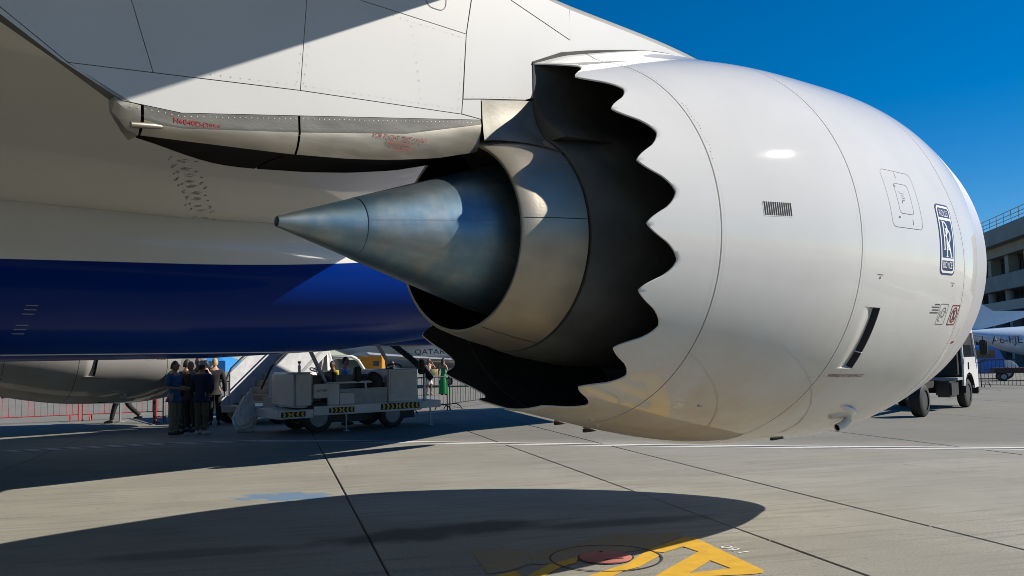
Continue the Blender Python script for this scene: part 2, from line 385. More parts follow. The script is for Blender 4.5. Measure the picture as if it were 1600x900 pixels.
# faint second guide line further off
flat("guide_line", lane([(-3.5, 26.3), (-0.6, 28.2), (2.4, 30.4)], 0.35, 0), 0.0045, worn("pale_line_paint", (0.5, 0.5, 0.47), 0.45, 0.65))

# yellow stand marking, pixel-measured on the ground plane and kept as ground coordinates (x, y)
YM = {'bright': [[(-0.023, 6.566), (0.077, 6.838), (0.266, 7.208), (0.518, 7.427), (0.476, 7.217), (0.337, 7.068), (0.213, 6.827), (0.084, 6.557)], [(0.426, 6.53), (0.544, 6.799), (0.683, 6.946), (0.886, 7.154), (0.977, 7.34), (1.146, 7.651), (1.186, 7.555), (1.195, 7.406), (0.973, 7.04), (0.831, 6.924), (0.739, 6.783), (0.614, 6.515)], [(1.146, 7.651), (1.548, 8.142), (1.635, 8.064), (1.542, 7.523), (1.453, 7.729), (1.248, 7.52), (1.186, 7.555)], [(1.635, 8.064), (1.908, 6.833), (1.672, 6.929), (1.571, 7.203), (1.542, 7.523)], [(1.054, 6.757), (1.542, 7.523), (1.571, 7.203), (1.321, 6.808), (1.238, 6.694), (1.079, 6.479), (0.893, 6.493)], [(1.321, 6.808), (1.672, 6.929), (1.908, 6.833), (1.863, 6.763), (1.782, 6.736), (1.238, 6.694)], [(-0.195, 6.836), (-0.022, 7.006), (0.028, 6.842), (-0.046, 6.705), (-0.118, 6.573), (-0.237, 6.583)]], 'faded': [[(-0.415, 7.766), (0.064, 7.752), (0.123, 7.248), (-0.06, 6.999), (-0.235, 6.913)], [(0.556, 7.932), (0.858, 8.32), (1.524, 8.326), (1.519, 8.145), (1.146, 7.651), (0.826, 7.528)], [(0.119, 7.654), (0.556, 7.932), (0.826, 7.528), (0.518, 7.427), (0.266, 7.208), (0.122, 7.193)]]}  # 'faded' polygons take the faded yellow also darkened for the engine's shadow
flat("stand_marking", YM['bright'], 0.0045, YEL); flat("faded_shaded_marking", YM['faded'], 0.0048, YELSHADE)
# number beside the yellow marking
v2, f2 = text2d("09.1", 0.16, sx=1.0)
bdx = Vector((0.42, -0.90, 0)).normalized(); bup = Vector((0.90, 0.42, 0)).normalized(); c = Vector((1.86, 7.57, 0.0045))
MB().add([c + bdx * x * 1.15 + bup * y for x, y in v2], f2).build("stand_number", WLINE, apron)
# manhole
mh = empty("manhole_cover", (0.735, 7.375, 0.0), 0, "round faded red manhole cover set in the yellow ground marking", "manhole cover")
def disc(r0, r1, z, n=48): 
    b = MB(); vs = [(r * math.cos(2 * math.pi * k / n), r * math.sin(2 * math.pi * k / n), z) for r in (r0, r1) for k in range(n)]
    return b.add(vs, [(k, (k + 1) % n, n + (k + 1) % n, n + k) for k in range(n)])
b = MB(); n = 48
b.loft([[(r * math.cos(2 * math.pi * k / n), r * math.sin(2 * math.pi * k / n), z) for k in range(n)] for r, z in ((0.218, 0.003), (0.218, 0.012), (0.208, 0.016), (0.05, 0.017))], True, True)
b.build("cover_plate", worn("faded_red_paint", (0.42, 0.13, 0.10), 0.52, 0.75, (0.22, 0.17, 0.15)), mh, 30)
disc(0.219, 0.236, 0.0065).build("cover_rim", SEAM, mh)
disc(0.455, 0.475, 0.0065).build("collar_joint", SEAM, mh)
MB().box((0.06, -0.11, 0.018), (0.16, 0.018, 0.006), 0.25).build("lifting_slot", SEAM, mh); MB().box((-0.02, 0.16, 0.018), (0.03, 0.03, 0.006)).build("lifting_slot", SEAM, mh)

# ------------------------------------------------------------------ the airliner
FY = 9.9       # the hull's centre line lies this far inboard of the near engine
loc = O + P * FY
air = empty("airliner", (loc.x, loc.y, 0), YAW, "huge white and dark blue jet airliner whose scalloped engine fills the picture", "airliner")
def EV(t, Y, h): return Vector((t, Y - FY, h))

# --- nacelle profile
KT = [0, .631, 2.15, 3.194, 4.271, 5.228]; KR = [1.336, 1.495, 1.80, 1.868, 1.868, 1.706]
def _spl():
    n = len(KT); h = [KT[i + 1] - KT[i] for i in range(n - 1)]; Mx = [[0.0] * n for _ in range(n)]; r = [0.0] * n
    Mx[0][0] = Mx[-1][-1] = 1
    for i in range(1, n - 1):
        Mx[i][i - 1] = h[i - 1]; Mx[i][i] = 2 * (h[i - 1] + h[i]); Mx[i][i + 1] = h[i]; r[i] = 6 * ((KR[i + 1] - KR[i]) / h[i] - (KR[i] - KR[i - 1]) / h[i - 1])
    for i in range(n):
        for k in range(i + 1, n):
            if Mx[k][i]:
                q = Mx[k][i] / Mx[i][i]; r[k] -= q * r[i]; Mx[k] = [x - q * y for x, y in zip(Mx[k], Mx[i])]
    s = [0.0] * n
    for i in range(n - 1, -1, -1): s[i] = (r[i] - sum(Mx[i][k] * s[k] for k in range(i + 1, n))) / Mx[i][i]
    return s, h
SM, SH = _spl()
def spl(x):
    i = 0
    while i < len(KT) - 2 and x > KT[i + 1]: i += 1
    d = x - KT[i]; e = KT[i + 1] - x; h = SH[i]
    return (SM[i] * e ** 3 + SM[i + 1] * d ** 3) / (6 * h) + (KR[i] / h - SM[i] * h / 6) * e + (KR[i + 1] / h - SM[i + 1] * h / 6) * d
def sst(x, a, b):
    k = min(1, max(0, (x - a) / (b - a))); return k * k * (3 - 2 * k)
def nr(t, ph):
    """outer radius of the nacelle at station t, angle ph (degrees, 0 = outboard, 90 = top)"""
    r = spl(min(t, 5.228))
    if t > 5.228: r -= 0.12 * (1 - math.sqrt(max(0, 1 - ((t - 5.228) / 0.15) ** 2)))
    sp = math.sin(R(ph)); r *= 1 - 0.025 * max(0, -sp) ** 2
    dphi = (ph - 90 + 180) % 360 - 180
    r += 0.105 * math.exp(-(dphi / 13.5) ** 4) * sst(t, -0.25, 0.45) * (1 - sst(t, 1.3, 2.7))
    return r
def NP(t, ph, off=0.0, r=None):
    q = (nr(t, ph) if r is None else r) + off; a = R(ph)
    return Vector((t, -q * math.cos(a), q * math.sin(a)))
def lin(a, b, n): return [a + (b - a) * i / (n - 1) for i in range(n)]
# trailing edge scallops: (tip angle, half-flat width)
TIPS = [(90, 11), (56, 0), (36.8, 0), (17.6, 0), (-1.4, 0), (-20.8, 0), (-40.3, 0), (-59.2, 0), (-86, 9), (-108, 0), (-128, 0), (-148, 0), (-167.5, 0), (-187, 0), (-206.5, 0), (-226, 0), (-246, 0), (-270, 11)]
def tedge(ph):
    while ph > 90: ph -= 360
    while ph < -270: ph += 360
    for (t0, w0), (t1, w1) in zip(TIPS, TIPS[1:]):
        if t1 <= ph <= t0:
            a = t0 - w0; b = t1 + w1
            if ph >= a or ph <= b: return 0.0
            x = (a - ph) / (a - b)
            amp = 0.265
            q = 1 - abs(2 * x - 1)           # 0 at tips, 1 at valley
            tri = q; rnd = math.sin(q * math.pi / 2)
            y = 0.45 * tri + 0.55 * (0.5 - 0.5 * math.cos(math.pi * q)) if q < 0.5 else 0.25 * tri + 0.75 * rnd
            y0 = 0.5 * 0.45 + 0.55 * 0.5; y1 = 0.25 * 0.5 + 0.75 * math.sin(math.pi / 4)
            y = (y / y0 * 0.62) if q < 0.5 else 0.62 + (y - y1) / (1 - y1) * 0.38
            return amp * y
    return 0.0
PC = lambda ph: 0.0
def tC(ph):
    ph = (ph + 180) % 360 - 180
    pts = [(-180, 3.95), (-170, 4.1), (-150, 4.27), (-30, 4.27), (-10, 4.15), (0, 4.09), (19, 3.93), (60, 3.86), (120, 3.86), (161, 3.9), (180, 3.95)]
    for (a, x), (b, y) in zip(pts, pts[1:]):
        if a <= ph <= b: return x + (y - x) * (ph - a) / (b - a)
TA, TB, TL = 0.631, 2.15, 4.62
GAP = 0.0065
DEG = [i * 1.0 for i in range(360)]
def shell(fa, fb, nt, deg=DEG, extra_t=(), depth=None):
    """outer skin between stations fa(ph) and fb(ph), with flanges turned in at both joints"""
    us = sorted(set(lin(0, 1, nt)) | set(extra_t)); rows = []
    rows.append([NP(fa(p), p, -0.03) for p in deg])
    for u in us:
        rows.append([NP(fa(p) + (fb(p) - fa(p)) * u, p, -(depth(fa(p) + (fb(p) - fa(p)) * u, p) if depth else 0)) for p in deg])
    rows.append([NP(fb(p), p, -0.03) for p in deg])
    return grid(rows, True)
FDEG = sorted(set(DEG) | {360 - 36.5, 360 - 36.4, 360 - 18.7, 360 - 18.6})
def scoop(t, ph):
    p = ph - 360 if ph > 180 else ph
    if -36.45 < p < -18.65 and 2.30 < t < 2.5555: return 0.044 * min(1.0, (t - 2.30) / 0.21) ** 1.6
    return 0.0
FB0 = TB + GAP; 
def ufan(t): return (t - FB0) / (tC(0) - GAP - FB0)
# fan cowl uses straight stations up to 3.6 so the vent step is sharp
def fan_cowl():
    st = [FB0] + lin(2.2, 2.29, 3) + lin(2.30, 2.555, 8) + [2.556] + lin(2.62, 3.6, 14)
    rows = [[NP(FB0, p, -0.03) for p in FDEG]]
    for t in st: rows.append([NP(t, p, -scoop(t, p)) for p in FDEG])
    for u in lin(0, 1, 6)[1:]: rows.append([NP(3.6 + (tC(p) - GAP - 3.6) * u, p) for p in FDEG])
    rows.append([NP(tC(p) - GAP, p, -0.03) for p in FDEG])
    return grid(rows, True)
eng = fan_cowl().build("engine_nacelle", NACW, air, 28)
eng.location = (0, -FY, 2.59); eng.rotation_euler = (0, R(-0.59), 0)
tag(eng, "gleaming white fan cowl of the near engine with a blue oblong maker's badge")
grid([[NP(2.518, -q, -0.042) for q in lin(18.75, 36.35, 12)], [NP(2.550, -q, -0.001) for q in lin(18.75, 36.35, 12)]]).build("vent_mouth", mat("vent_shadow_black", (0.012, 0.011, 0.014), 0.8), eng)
b = MB(); b.tube([NP(2.50, -31.5, -0.035), NP(2.555, -31.5, 0.0)], 0.006, 8); b.build("vent_strut", RIVET, eng)
# nozzle with scallops: fine in angle
NDEG = [i * 0.5 for i in range(720)]
rows = [[NP(tedge(p), p, -0.012) for p in NDEG], [NP(tedge(p) - 0.0015, p, -0.003) for p in NDEG]]
for u in lin(0, 1, 12): rows.append([NP(tedge(p) + 0.003 + (TA - GAP - tedge(p) - 0.003) * u, p) for p in NDEG])
rows.append([NP(TA - GAP, p, -0.03) for p in NDEG])
grid(rows, True).build("exhaust_nozzle", NACW, eng, 35)
def duct_r(t, ph):
    r = nr(t, ph) - 0.0125 - 0.05 * sst(t, 0.25, 1.2)
    return r if t < 1.2 else min(r, nr(1.2, ph) - 0.063 + (t - 1.2) * 0.04)
rows = [[NP(tedge(p) + 0.001, p, -0.0122) for p in NDEG]]
for u in lin(0, 1, 12): rows.append([NP(tedge(p) + (1.2 - tedge(p)) * u, p, 0, duct_r(tedge(p) + (1.2 - tedge(p)) * u, p)) for p in NDEG])
for t in (1.6, 2.0, 2.4): rows.append([NP(t, p, 0, duct_r(t, p)) for p in NDEG])
grid(rows, True).build("nozzle_liner", DUCT, eng, 35)
MB().loft([[NP(0.62 + d, p, 0, duct_r(0.62, p) - e_) for p in DEG[::3]] for d, e_ in ((-.012, -.002), (-.012, .004), (.012, .004), (.012, -.002))], True, False).build("liner_band", mat("liner_band_grey", (0.16, 0.16, 0.155), 0.5, 0.3), eng, 40)
shell(lambda p: TA + GAP, lambda p: TB - GAP, 22).build("reverser_sleeve", NACW, eng, 35)
shell(lambda p: tC(p) + GAP, lambda p: TL - 0.003, 10).build("inlet_cowl", NACW, eng, 35)
rows = [[NP(TL + 0.003, p, -0.02) for p in DEG]]
for t in lin(TL + 0.003, 5.228, 8): rows.append([NP(t, p) for p in DEG])
for a in lin(0, 90, 8)[1:]: rows.append([NP(5.228 + 0.149 * math.sin(R(a)), p, -0.0, nr(5.228, p) - 0.12 * (1 - math.cos(R(a)))) for p in DEG])
for a in lin(90, 180, 7)[1:]: rows.append([NP(5.228 + 0.149 * math.sin(R(a)), p, -0.0, nr(5.228, p) - 0.12 - 0.10 * (-math.cos(R(a)))) for p in DEG])
for t, q in ((4.9, 1.455), (4.5, 1.43)): rows.append([NP(t, p, 0, q) for p in DEG])
grid(rows, True).build("inlet_lip", LIP, eng, 40)
rows = [[NP(t, p, 0, q) for p in DEG[::4]] for t, q in ((4.5, 1.4295), (3.6, 1.44), (3.5, 1.44))]
rows += [[NP(3.5, p, 0, 0.42) for p in DEG[::4]]] + [[NP(t, p, 0, q) for p in DEG[::4]] for t, q in ((3.6, 0.4), (3.9, 0.2), (4.0, 0.01))]
grid(rows, True).build("fan_face", mat("dark_fan_metal", (0.05, 0.05, 0.055), 0.35, 0.7), eng, 40)
rows = [[NP(t, p, -0.022) for p in DEG[::2]] for t in (TA - 0.05, TA + 0.05)]
m = grid(rows, True)
for tt in (TB,): m2 = grid([[NP(t, p, -0.022) for p in DEG[::2]] for t in (tt - .05, tt + .05)], True); m.add(m2.v, m2.f)
m2 = grid([[NP(tC(p) + d, p, -0.022) for p in DEG[::2]] for d in (-.05, .05)], True); m.add(m2.v, m2.f)
m2 = grid([[NP(TL + d, p, -0.012) for p in DEG[::2]] for d in (-.03, .03)], True); m.add(m2.v, m2.f)
m.build("seam_backing", SEAM, eng)

# --- core: cowl, primary nozzle, exhaust cone
def rev(prof, n=96, c=(0, 0), m=None):
    return grid([[Vector((t, -r * math.cos(2 * math.pi * k / n) + c[0], r * math.sin(2 * math.pi * k / n) + c[1])) for k in range(n)] for t, r in prof], True)
CC = (0.0, -0.015)
rev([(-0.523, 0.672), (-0.527, 0.690), (-0.515, 0.702), (-0.40, 0.738), (-0.25, 0.780), (-0.1, 0.815), (-0.018, 0.835), (-0.012, 0.80)], c=CC).build("core_nozzle", CORE, eng, 40)
rev([(-0.522, 0.671), (-0.3, 0.69), (0.1, 0.72), (0.5, 0.74), (0.5, 0.4)], c=CC).build("core_nozzle_liner", DULLBLACK, eng, 40)
rev([(0.012, 0.80), (0.006, 0.845), (0.012, 0.85), (0.2, 0.90), (0.6, 0.97), (1.2, 1.02), (2.4, 1.05), (2.4, 1.75)], c=CC).build("core_cowl", DUCT, eng, 40)
rev([(-0.05, 0.79), (0.05, 0.79)], c=CC).build("cowl_joint_backing", SEAM, eng)
PR = lambda t: 0.034 + (t + 1.967) * 0.304
rev([(-1.88, 0.015), (-1.955, 0.026), (-1.967, 0.029), (-1.965, 0.034)] + [(t, PR(t)) for t in lin(-1.955, -1.428, 8)], c=(0, -0.012)).build("cone_tip", PLUG, eng, 30)
rev([(-1.43, PR(-1.43) - 0.01), (-1.421, PR(-1.421) + 0.001)] + [(t, PR(t) + 0.002) for t in lin(-1.41, -0.35, 12)] + [(-0.1, 0.585), (0.2, 0.62), (0.5, 0.63)], c=(0, -0.012)).build("exhaust_cone", PLUG, eng, 30)
rev([(-1.90, 0.0005), (-1.90, 0.022)], 24, c=(0, -0.012)).build("cone_vent", DULLBLACK, eng)
WELD = mat("weld_brown", (0.16, 0.13, 0.10), 0.5, 0.6)                    # weld seams along the cone and the core nozzle
for ang in (8, 128, 248): MB().tube([Vector((t, -(PR(t) + 0.001) * math.cos(R(ang)), (PR(t) + 0.001) * math.sin(R(ang)) - 0.012)) for t in lin(-1.40, -0.4, 8)], 0.0022, 6).build("cone_weld", WELD, eng)
ringp = [Vector((-0.93, -(PR(-0.93) + 0.001) * math.cos(2 * math.pi * k / 64), (PR(-0.93) + 0.001) * math.sin(2 * math.pi * k / 64) - 0.012)) for k in range(65)]
for ang in (5, 62, -70): MB().tube([Vector((t, -(r + .001) * math.cos(R(ang)), (r + .001) * math.sin(R(ang)) - 0.015)) for t, r in ((-0.515, .702), (-0.25, .78), (-0.02, .834))], 0.003, 6).build("nozzle_weld", SEAM, eng)

# --- markings and small fittings on the cowls
def surf(t0, p0, off=0.003, dl=0.0012):
    """maps (x forward, y up along the skin) round the point (t0, p0) of the cowl"""
    def fn(x, y, layer=0):
        t = t0 + x; ph = p0 + math.degrees(y / nr(t, p0)); return NP(t, ph, off + layer * dl)
    return fn
# maker's badge
bt = [(rrect(-0.162, 0.162, -0.325, 0.325, 0.055), [tuple(range(24))], 0)]
bt.append((*ring2d(rrect(-0.146, 0.146, -0.309, 0.309, 0.045), rrect(-0.126, 0.126, -0.289, 0.289, 0.03)), 1))
for yb_ in (0.185, -0.185): bt.append((*rect2d(-0.128, 0.128, yb_ - 0.012, yb_ + 0.012), 1))
for tx, yy in (("ROLLS", 0.237), ("ROYCE", -0.240)):
    a_, b_ = text2d(tx, 0.088, sx=0.74); bt.append(([(x, y + yy) for x, y in a_], b_, 1))
def serif_R(cx, cy, w, h, s):
    q = []
    q.append(rect2d(cx - w / 2, cx - w / 2 + s, cy - h / 2, cy + h / 2))
    q.append(rect2d(cx - w / 2 - s * .45, cx - w / 2 + s * 1.5, cy - h / 2, cy - h / 2 + s * .35))
    q.append(rect2d(cx - w / 2 - s * .45, cx - w / 2 + s, cy + h / 2 - s * .35, cy + h / 2))
    n = 14; po, pi_ = [], []
    r_ = h * 0.27
    for k in range(n + 1):
        a = R(90 - 180 * k / n); po.append((cx - w / 2 + s * .8 + (w - s * .8) * math.cos(a), cy + h / 2 - r_ + r_ * math.sin(a)))
        pi_.append((cx - w / 2 + s * .8 + (w - s * 1.9) * math.cos(a), cy + h / 2 - r_ + (r_ - s * .55) * math.sin(a)))
    q.append((po + pi_, [(k, k + 1, n + 2 + k, n + 1 + k) for k in range(n)]))
    x0 = cx - w / 2 + w * .45; y0 = cy + h / 2 - 2 * r_ + s * .2
    q.append(([(x0 - s * .2, y0), (x0 + s * .9, y0), (cx + w / 2 + s * .5, cy - h / 2), (cx + w / 2 - s * .6, cy - h / 2)], [(0, 1, 2, 3)]))
    q.append(rect2d(cx + w / 2 - s * 1.1, cx + w / 2 + s * .9, cy - h / 2, cy - h / 2 + s * .35))
    return q
for cx, cy in ((-0.022, 0.032), (0.028, -0.032)):
    for q in serif_R(cx, cy, 0.105, 0.265, 0.023): bt.append((*q, 1))
tag(mapped(bt, surf(3.69, 1.4), "maker_badge", [BADGE, BADGEW], eng, 0.03), "upright blue badge with white letters ROLLS RR ROYCE")
# vent grille
gt = [(rrect(-0.148, 0.148, -0.058, 0.058, 0.012), [tuple(range(24))], 0)]
for k in range(13):
    x = -0.132 + k * 0.022; gt.append((*rect2d(x - 0.0068, x + 0.0068, -0.05, 0.05), 1))
mapped(gt, surf(1.185, 4.6, 0.0015), "vent_grille", [NACW, mat("slot_black", (0.006, 0.006, 0.006), 0.9)], eng, 0.05)
# access door outlines and stencils
ot = [(*ring2d(rrect(-0.28, 0.28, -0.26, 0.26, 0.06), rrect(-0.2765, 0.2765, -0.2565, 0.2565, 0.058)), 0)]
ot.append((*ring2d(rrect(-0.115, 0.145, -0.135, 0.14, 0.04), rrect(-0.111, 0.141, -0.131, 0.136, 0.037)), 0))
for x, y, w, h in ((-0.02, 0.215, .006, .05), (-0.10, 0.11, .03, .012), (-0.045, 0.06, .006, .02), (0.1, -0.20, .007, .05), (-0.14, -0.17, .03, .015), (-0.03, -0.03, .01, .02)): ot.append((*rect2d(x - w / 2, x + w / 2, y - h / 2, y + h / 2), 0))
for k in range(4): ot.append((*rect2d(-0.03, 0.03 - 0.01 * (k % 2), 0.045 - k * 0.02, 0.049 - k * 0.02), 0))
mapped(ot, surf(2.93, 10.8, 0.002), "access_door", [DARKINK], eng, 0.06)
a_, b_ = text2d("WARNING HOT AIR EXHAUST", 0.052, 0.3, 0.8); mapped([(a_, b_, 0)], surf(2.54, -39.0, 0.002), "stencil", [REDINK], eng, 0.06)
# hazard placards: a struck-out figure and a spiral
pl = [(*ring2d(rrect(-0.11, 0.11, -0.10, 0.10, 0.02), rrect(-0.098, 0.098, -0.088, 0.088, 0.015)), 0)]
cir = lambda r, n=24: [(r * math.cos(2 * math.pi * k / n), r * math.sin(2 * math.pi * k / n)) for k in range(n)]
pl.append((*ring2d(cir(0.078), cir(0.062)), 0))
pl.append((*line2d([(-0.05, 0.05), (0.05, -0.05)], 0.018), 0)); pl.append((*rect2d(-0.014, 0.014, -0.05, 0.02), 1)); pl.append(([(x, y + 0.038) for x, y in cir(0.016, 10)], [tuple(range(10))], 1))
mapped(pl, surf(4.07, -19.8, 0.002), "hazard_placard", [REDINK, DARKINK], eng, 0.05)
pl = [(*ring2d(rrect(-0.095, 0.095, -0.10, 0.10, 0.02), rrect(-0.09, 0.09, -0.095, 0.095, 0.016)), 0)]
pl.append((*line2d([(0.055 * math.cos(R(a)) * (1 - a / 700) + .01, 0.06 * math.sin(R(a)) * (1 - a / 700) + .01) for a in range(0, 480, 20)], 0.008), 0))
pl.append((*line2d([(-0.07, 0.03), (-0.05, -0.02), (-0.07, -0.05), (-0.03, -0.07)], 0.007), 0))
mapped(pl, surf(3.775, -19.6, 0.002), "intake_placard", [DARKINK], eng, 0.05)
wt = []
for k, w in enumerate((0.11, 0.16, 0.14, 0.17)): wt.append((*rect2d(-w, 0, 0.04 - k * 0.026, 0.050 - k * 0.026), 0))
mapped(wt, surf(3.66, -18.2, 0.002), "stencil", [DARKINK], eng, 0.06)
mapped([(*rect2d(-0.05, 0.05, -0.012, 0.012), 0)], surf(4.42, -29.0, 0.002), "warning_stripe", [REDINK], eng, 0.06)
wt = [(*rect2d(-0.004, 0.004, -0.01 - k * .02, 0.0 - k * .02), 0) for k in range(6)]
mapped(wt, surf(4.45, -24.0, 0.002), "stencil", [DARKINK], eng, 0.06)
for t_, p_ in ((2.446, -10.5), (3.849, -11.0)):
    mapped([(*rect2d(-0.045, 0.045, 0.012, 0.017), 0), (*rect2d(-0.008, 0.008, -0.02, 0.0), 0)], surf(t_, p_, 0.002), "stencil", [DARKINK], eng, 0.06)
# drain tube under the cowl: faired root, bent pipe with a dark mouth
b = MB(); 
b.tube([NP(2.96, -51.5, -0.01), NP(3.08, -52, 0.012), NP(3.22, -53, 0.025), NP(3.36, -54.5, 0.02), NP(3.44, -55.2, -0.03)], [0.008, 0.018, 0.026, 0.026, 0.012], 14)
b.build("drain_fairing", NACW, eng, 50)
b = MB(); q0, q1, q2, q3 = NP(3.46, -57.8, -0.02), NP(3.46, -58.8, 0.03), NP(3.41, -60.2, 0.055), NP(3.33, -61.2, 0.065)
b.tube([q0, q1, q2, q3], [0.034, 0.038, 0.038, 0.036], 16, False); b.tube([q3, q3 + (q2 - q3) * 0.15], [0.036, 0.029], 16, False)
b.build("drain_pipe", NACW, eng, 60)
MB().tube([q3 + (q2 - q3) * 0.12, q3 + (q2 - q3) * 0.16], 0.031, 16).build("drain_mouth", DULLBLACK, eng)
b = MB()
for t_, p_, ln in ((3.05, -75.8, 0.20), (0.99, -94, 0.17), (0.63, -95, 0.10)):
    MB().box(NP(t_, p_, 0.0), (ln, 0.03, 0.03)).build("drain_strake", BLACK, eng)
b = MB()
for t_, p_ in ((0.55, -78), (0.72, -82), (1.15, -56)):
    b.box(NP(t_, p_, 0.002), (0.045, 0.014, 0.014))
for k in range(22): b.ell(NP(TA + 0.04 + 0.012 * math.sin(k), 38 - k * 1.1, 0.0), (0.0035,) * 3, 6, 4)
tag(b.build("latch_fastener", RIVET, eng), kind="stuff")

b = MB()
for ts, dts in ((lambda p: TA, (-.035, .035)), (lambda p: TB, (-.04, .04)), (tC, (-.035, .035))):
    for dt in dts:
        for k in range(-75, 76):
            ph = k * 1.0; t_ = ts(ph) + dt; q = NP(t_, ph, 0.0008); u_ = NP(t_, ph + .1, .0008) - q; u_.normalize(); rr_ = 0.0036
            b.add([q + u_ * rr_ * math.cos(a) + Vector((rr_ * math.sin(a), 0, 0)) for a in (0, 1.05, 2.09, 3.14, 4.19, 5.24)], [(0, 1, 2, 3, 4, 5)])
tag(b.build("cowl_fastener", RIVET, eng), kind='stuff')

# --- pylon
HW = 0.29
def hw(t):
    w = HW
    if t > 1.2: w = HW * math.sqrt(max(0.0, 1 - ((t - 1.2) / 1.85) ** 2))
    return max(w, 0.012)
def hf(t):
    "half width on the inboard flank: the pylon thins to an edge at its tail"
    return hw(t) if t > -2.1 else HW - 0.52 * sst(-t, 2.1, 3.15)
def itp(pts, x):
    if x <= pts[0][0]: return pts[0][1]
    for (a, y0), (b2, y1) in zip(pts, pts[1:]):
        if x <= b2: return y0 + (y1 - y0) * (x - a) / (b2 - a)
    return pts[-1][1]
ptop = lambda t: itp([(-9, 4.75), (-1, 4.62), (0.3, 4.52), (1.9, 4.515), (2.5, 4.51), (3.0, 4.44)], t)
pbot = lambda t: itp([(-9, 5.2), (-6, 4.45), (-3.56, 3.36), (-3.0, 3.055), (-2.68, 3.045), (-0.52, 3.385), (-0.1, 3.6), (0.4, 3.85), (1.2, 4.0), (2.2, 4.2), (3.0, 4.35)], t)
def psec(t, wofs=0.0):
    a, b2, w = pbot(t), ptop(t), hw(t) + wofs; f = hf(t) + wofs; q = min(0.07, (w + f) * .3)
    if b2 - a < 0.05: b2 = a + 0.05
    return [EV(t, y, h) for y, h in ((-w, a), (-w, b2 - q), (-w + q * .3, b2 - q * .3), (-w + q, b2), (f - q, b2), (f - q * .3, b2 - q * .3), (f, b2 - q), (f, a))]
st = [-7.0, -6.0, -5.0, -4.2, -3.56, -3.3, -3.0, -2.68, -2.4, -2.2, -1.5, -0.7, -0.52, -0.3, -0.1, 0.2, 0.5, 0.9, 1.2, 1.4, 1.6, 1.8, 2.0, 2.2, 2.4, 2.6, 2.75, 2.88, 2.96, 3.02]
pyl = MB().loft([psec(t) for t in st]).build("engine_pylon", mat("pylon_frame_grey", (0.08, 0.08, 0.08), 0.6), air, 30)
tag(pyl, "tall white pylon joining the engine to the wing, with panel joints")
def panel(poly, name="side_panel", m=WHITE, gap=0.0026, off=0.004, side=-1, drop=True):
    # shrink the outline by the joint gap, cut it fine along t, and lay it on the flank of the pylon
    n = len(poly); cx = sum(p[0] for p in poly) / n; cy = sum(p[1] for p in poly) / n
    area = sum(poly[i][0] * poly[(i + 1) % n][1] - poly[(i + 1) % n][0] * poly[i][1] for i in range(n)); sg = 1 if area > 0 else -1
    sh = []
    for i in range(n):
        p0, p1, p2 = Vector(poly[i - 1]), Vector(poly[i]), Vector(poly[(i + 1) % n])
        d0 = (p1 - p0).normalized(); d1 = (p2 - p1).normalized(); n0 = Vector((-d0.y, d0.x)) * sg; n1 = Vector((-d1.y, d1.x)) * sg
        k = 1 + n0.dot(n1); sh.append(tuple(p1 + (n0 + n1) * gap / max(k, 0.3)))
    bm = bmesh.new(); vs_ = [bm.verts.new((x, y, 0)) for x, y in sh]; bm.faces.new(vs_)
    lo = min(p[0] for p in sh); hi = max(p[0] for p in sh); k = lo + 0.1
    while k < hi:
        bmesh.ops.bisect_plane(bm, geom=bm.verts[:] + bm.edges[:] + bm.faces[:], plane_co=(k, 0, 0), plane_no=(1, 0, 0)); k += 0.1
    r = bmesh.ops.extrude_face_region(bm, geom=bm.faces[:]); top = {q for q in r['geom'] if isinstance(q, bmesh.types.BMVert)}
    for q in bm.verts: q.co = EV(q.co.x, side * ((hw if side < 0 else hf)(q.co.x) + (off if q in top else -0.002)), q.co.y)
    bmesh.ops.recalc_face_normals(bm, faces=bm.faces)
    me = bpy.data.meshes.new(name); bm.to_mesh(me); bm.free(); me.materials.append(m)
    ob = bpy.data.objects.new(name, me); COL.objects.link(ob); ob.parent = pyl; return ob
topv = lambda t: ptop(t) - 0.066
low = [(-3.255, 3.196), (-2.838, 3.234), (-1.968, 3.311), (-0.708, 3.393)]
lo2 = [(-3.0, 3.05), (-2.683, 3.041), (-0.524, 3.38)]
# trailing strip, lower strip, main panels, fore panels
panel([(-6.4, 4.62), (-5.6, 4.60), (-3.558, 3.40), (-3.255, 3.196), (-2.94, 3.052), (-3.0, 3.058), (-3.29, 3.20), (-3.56, 3.365)])
panel([(-3.255, 3.196), (-2.838, 3.234), (-1.968, 3.311), (-0.708, 3.393), (-0.524, 3.385), (-2.683, 3.043), (-2.99, 3.053)])
panel([(-5.6, 4.60), (-3.02, topv(-3)), (-3.02, 3.80), (-2.838, 3.234), (-3.255, 3.196), (-3.558, 3.40)])
panel([(-3.02, topv(-3)), (-1.87, topv(-1.9)), (-1.968, 3.311), (-2.838, 3.234), (-3.02, 3.80)])
panel([(-1.87, topv(-1.9)), (-1.62, 4.02 + .10), (-1.533, 3.987), (-0.653, 4.032 - .05), (-0.708, 3.393), (-1.968, 3.311)])
panel([(-1.87, topv(-1.9)), (-0.55, topv(-.55)), (-0.653, 3.982), (-1.533, 3.987), (-1.62, 4.12)])
panel([(-0.545, topv(-.5)), (-0.201, topv(-.2)), (-0.20, 4.353), (0.443, 4.20), (0.414, 3.80), (-0.08, 3.61), (-0.52, 3.534), (-0.695, 3.50), (-0.655, 3.98)], gap=0.006, off=0.005)
panel([(-0.20, topv(-.2)), (0.443, topv(.44)), (0.443, 4.20), (-0.20, 4.353)])
panel([(-0.695, 3.50), (-0.524, 3.534), (-0.524, 3.388), (-0.705, 3.395)])
panel([(0.443, topv(.44)), (1.2, topv(1.2)), (2.36, topv(2.36)), (2.36, 4.22), (1.2, 4.0), (0.414, 3.80)], off=0.004)
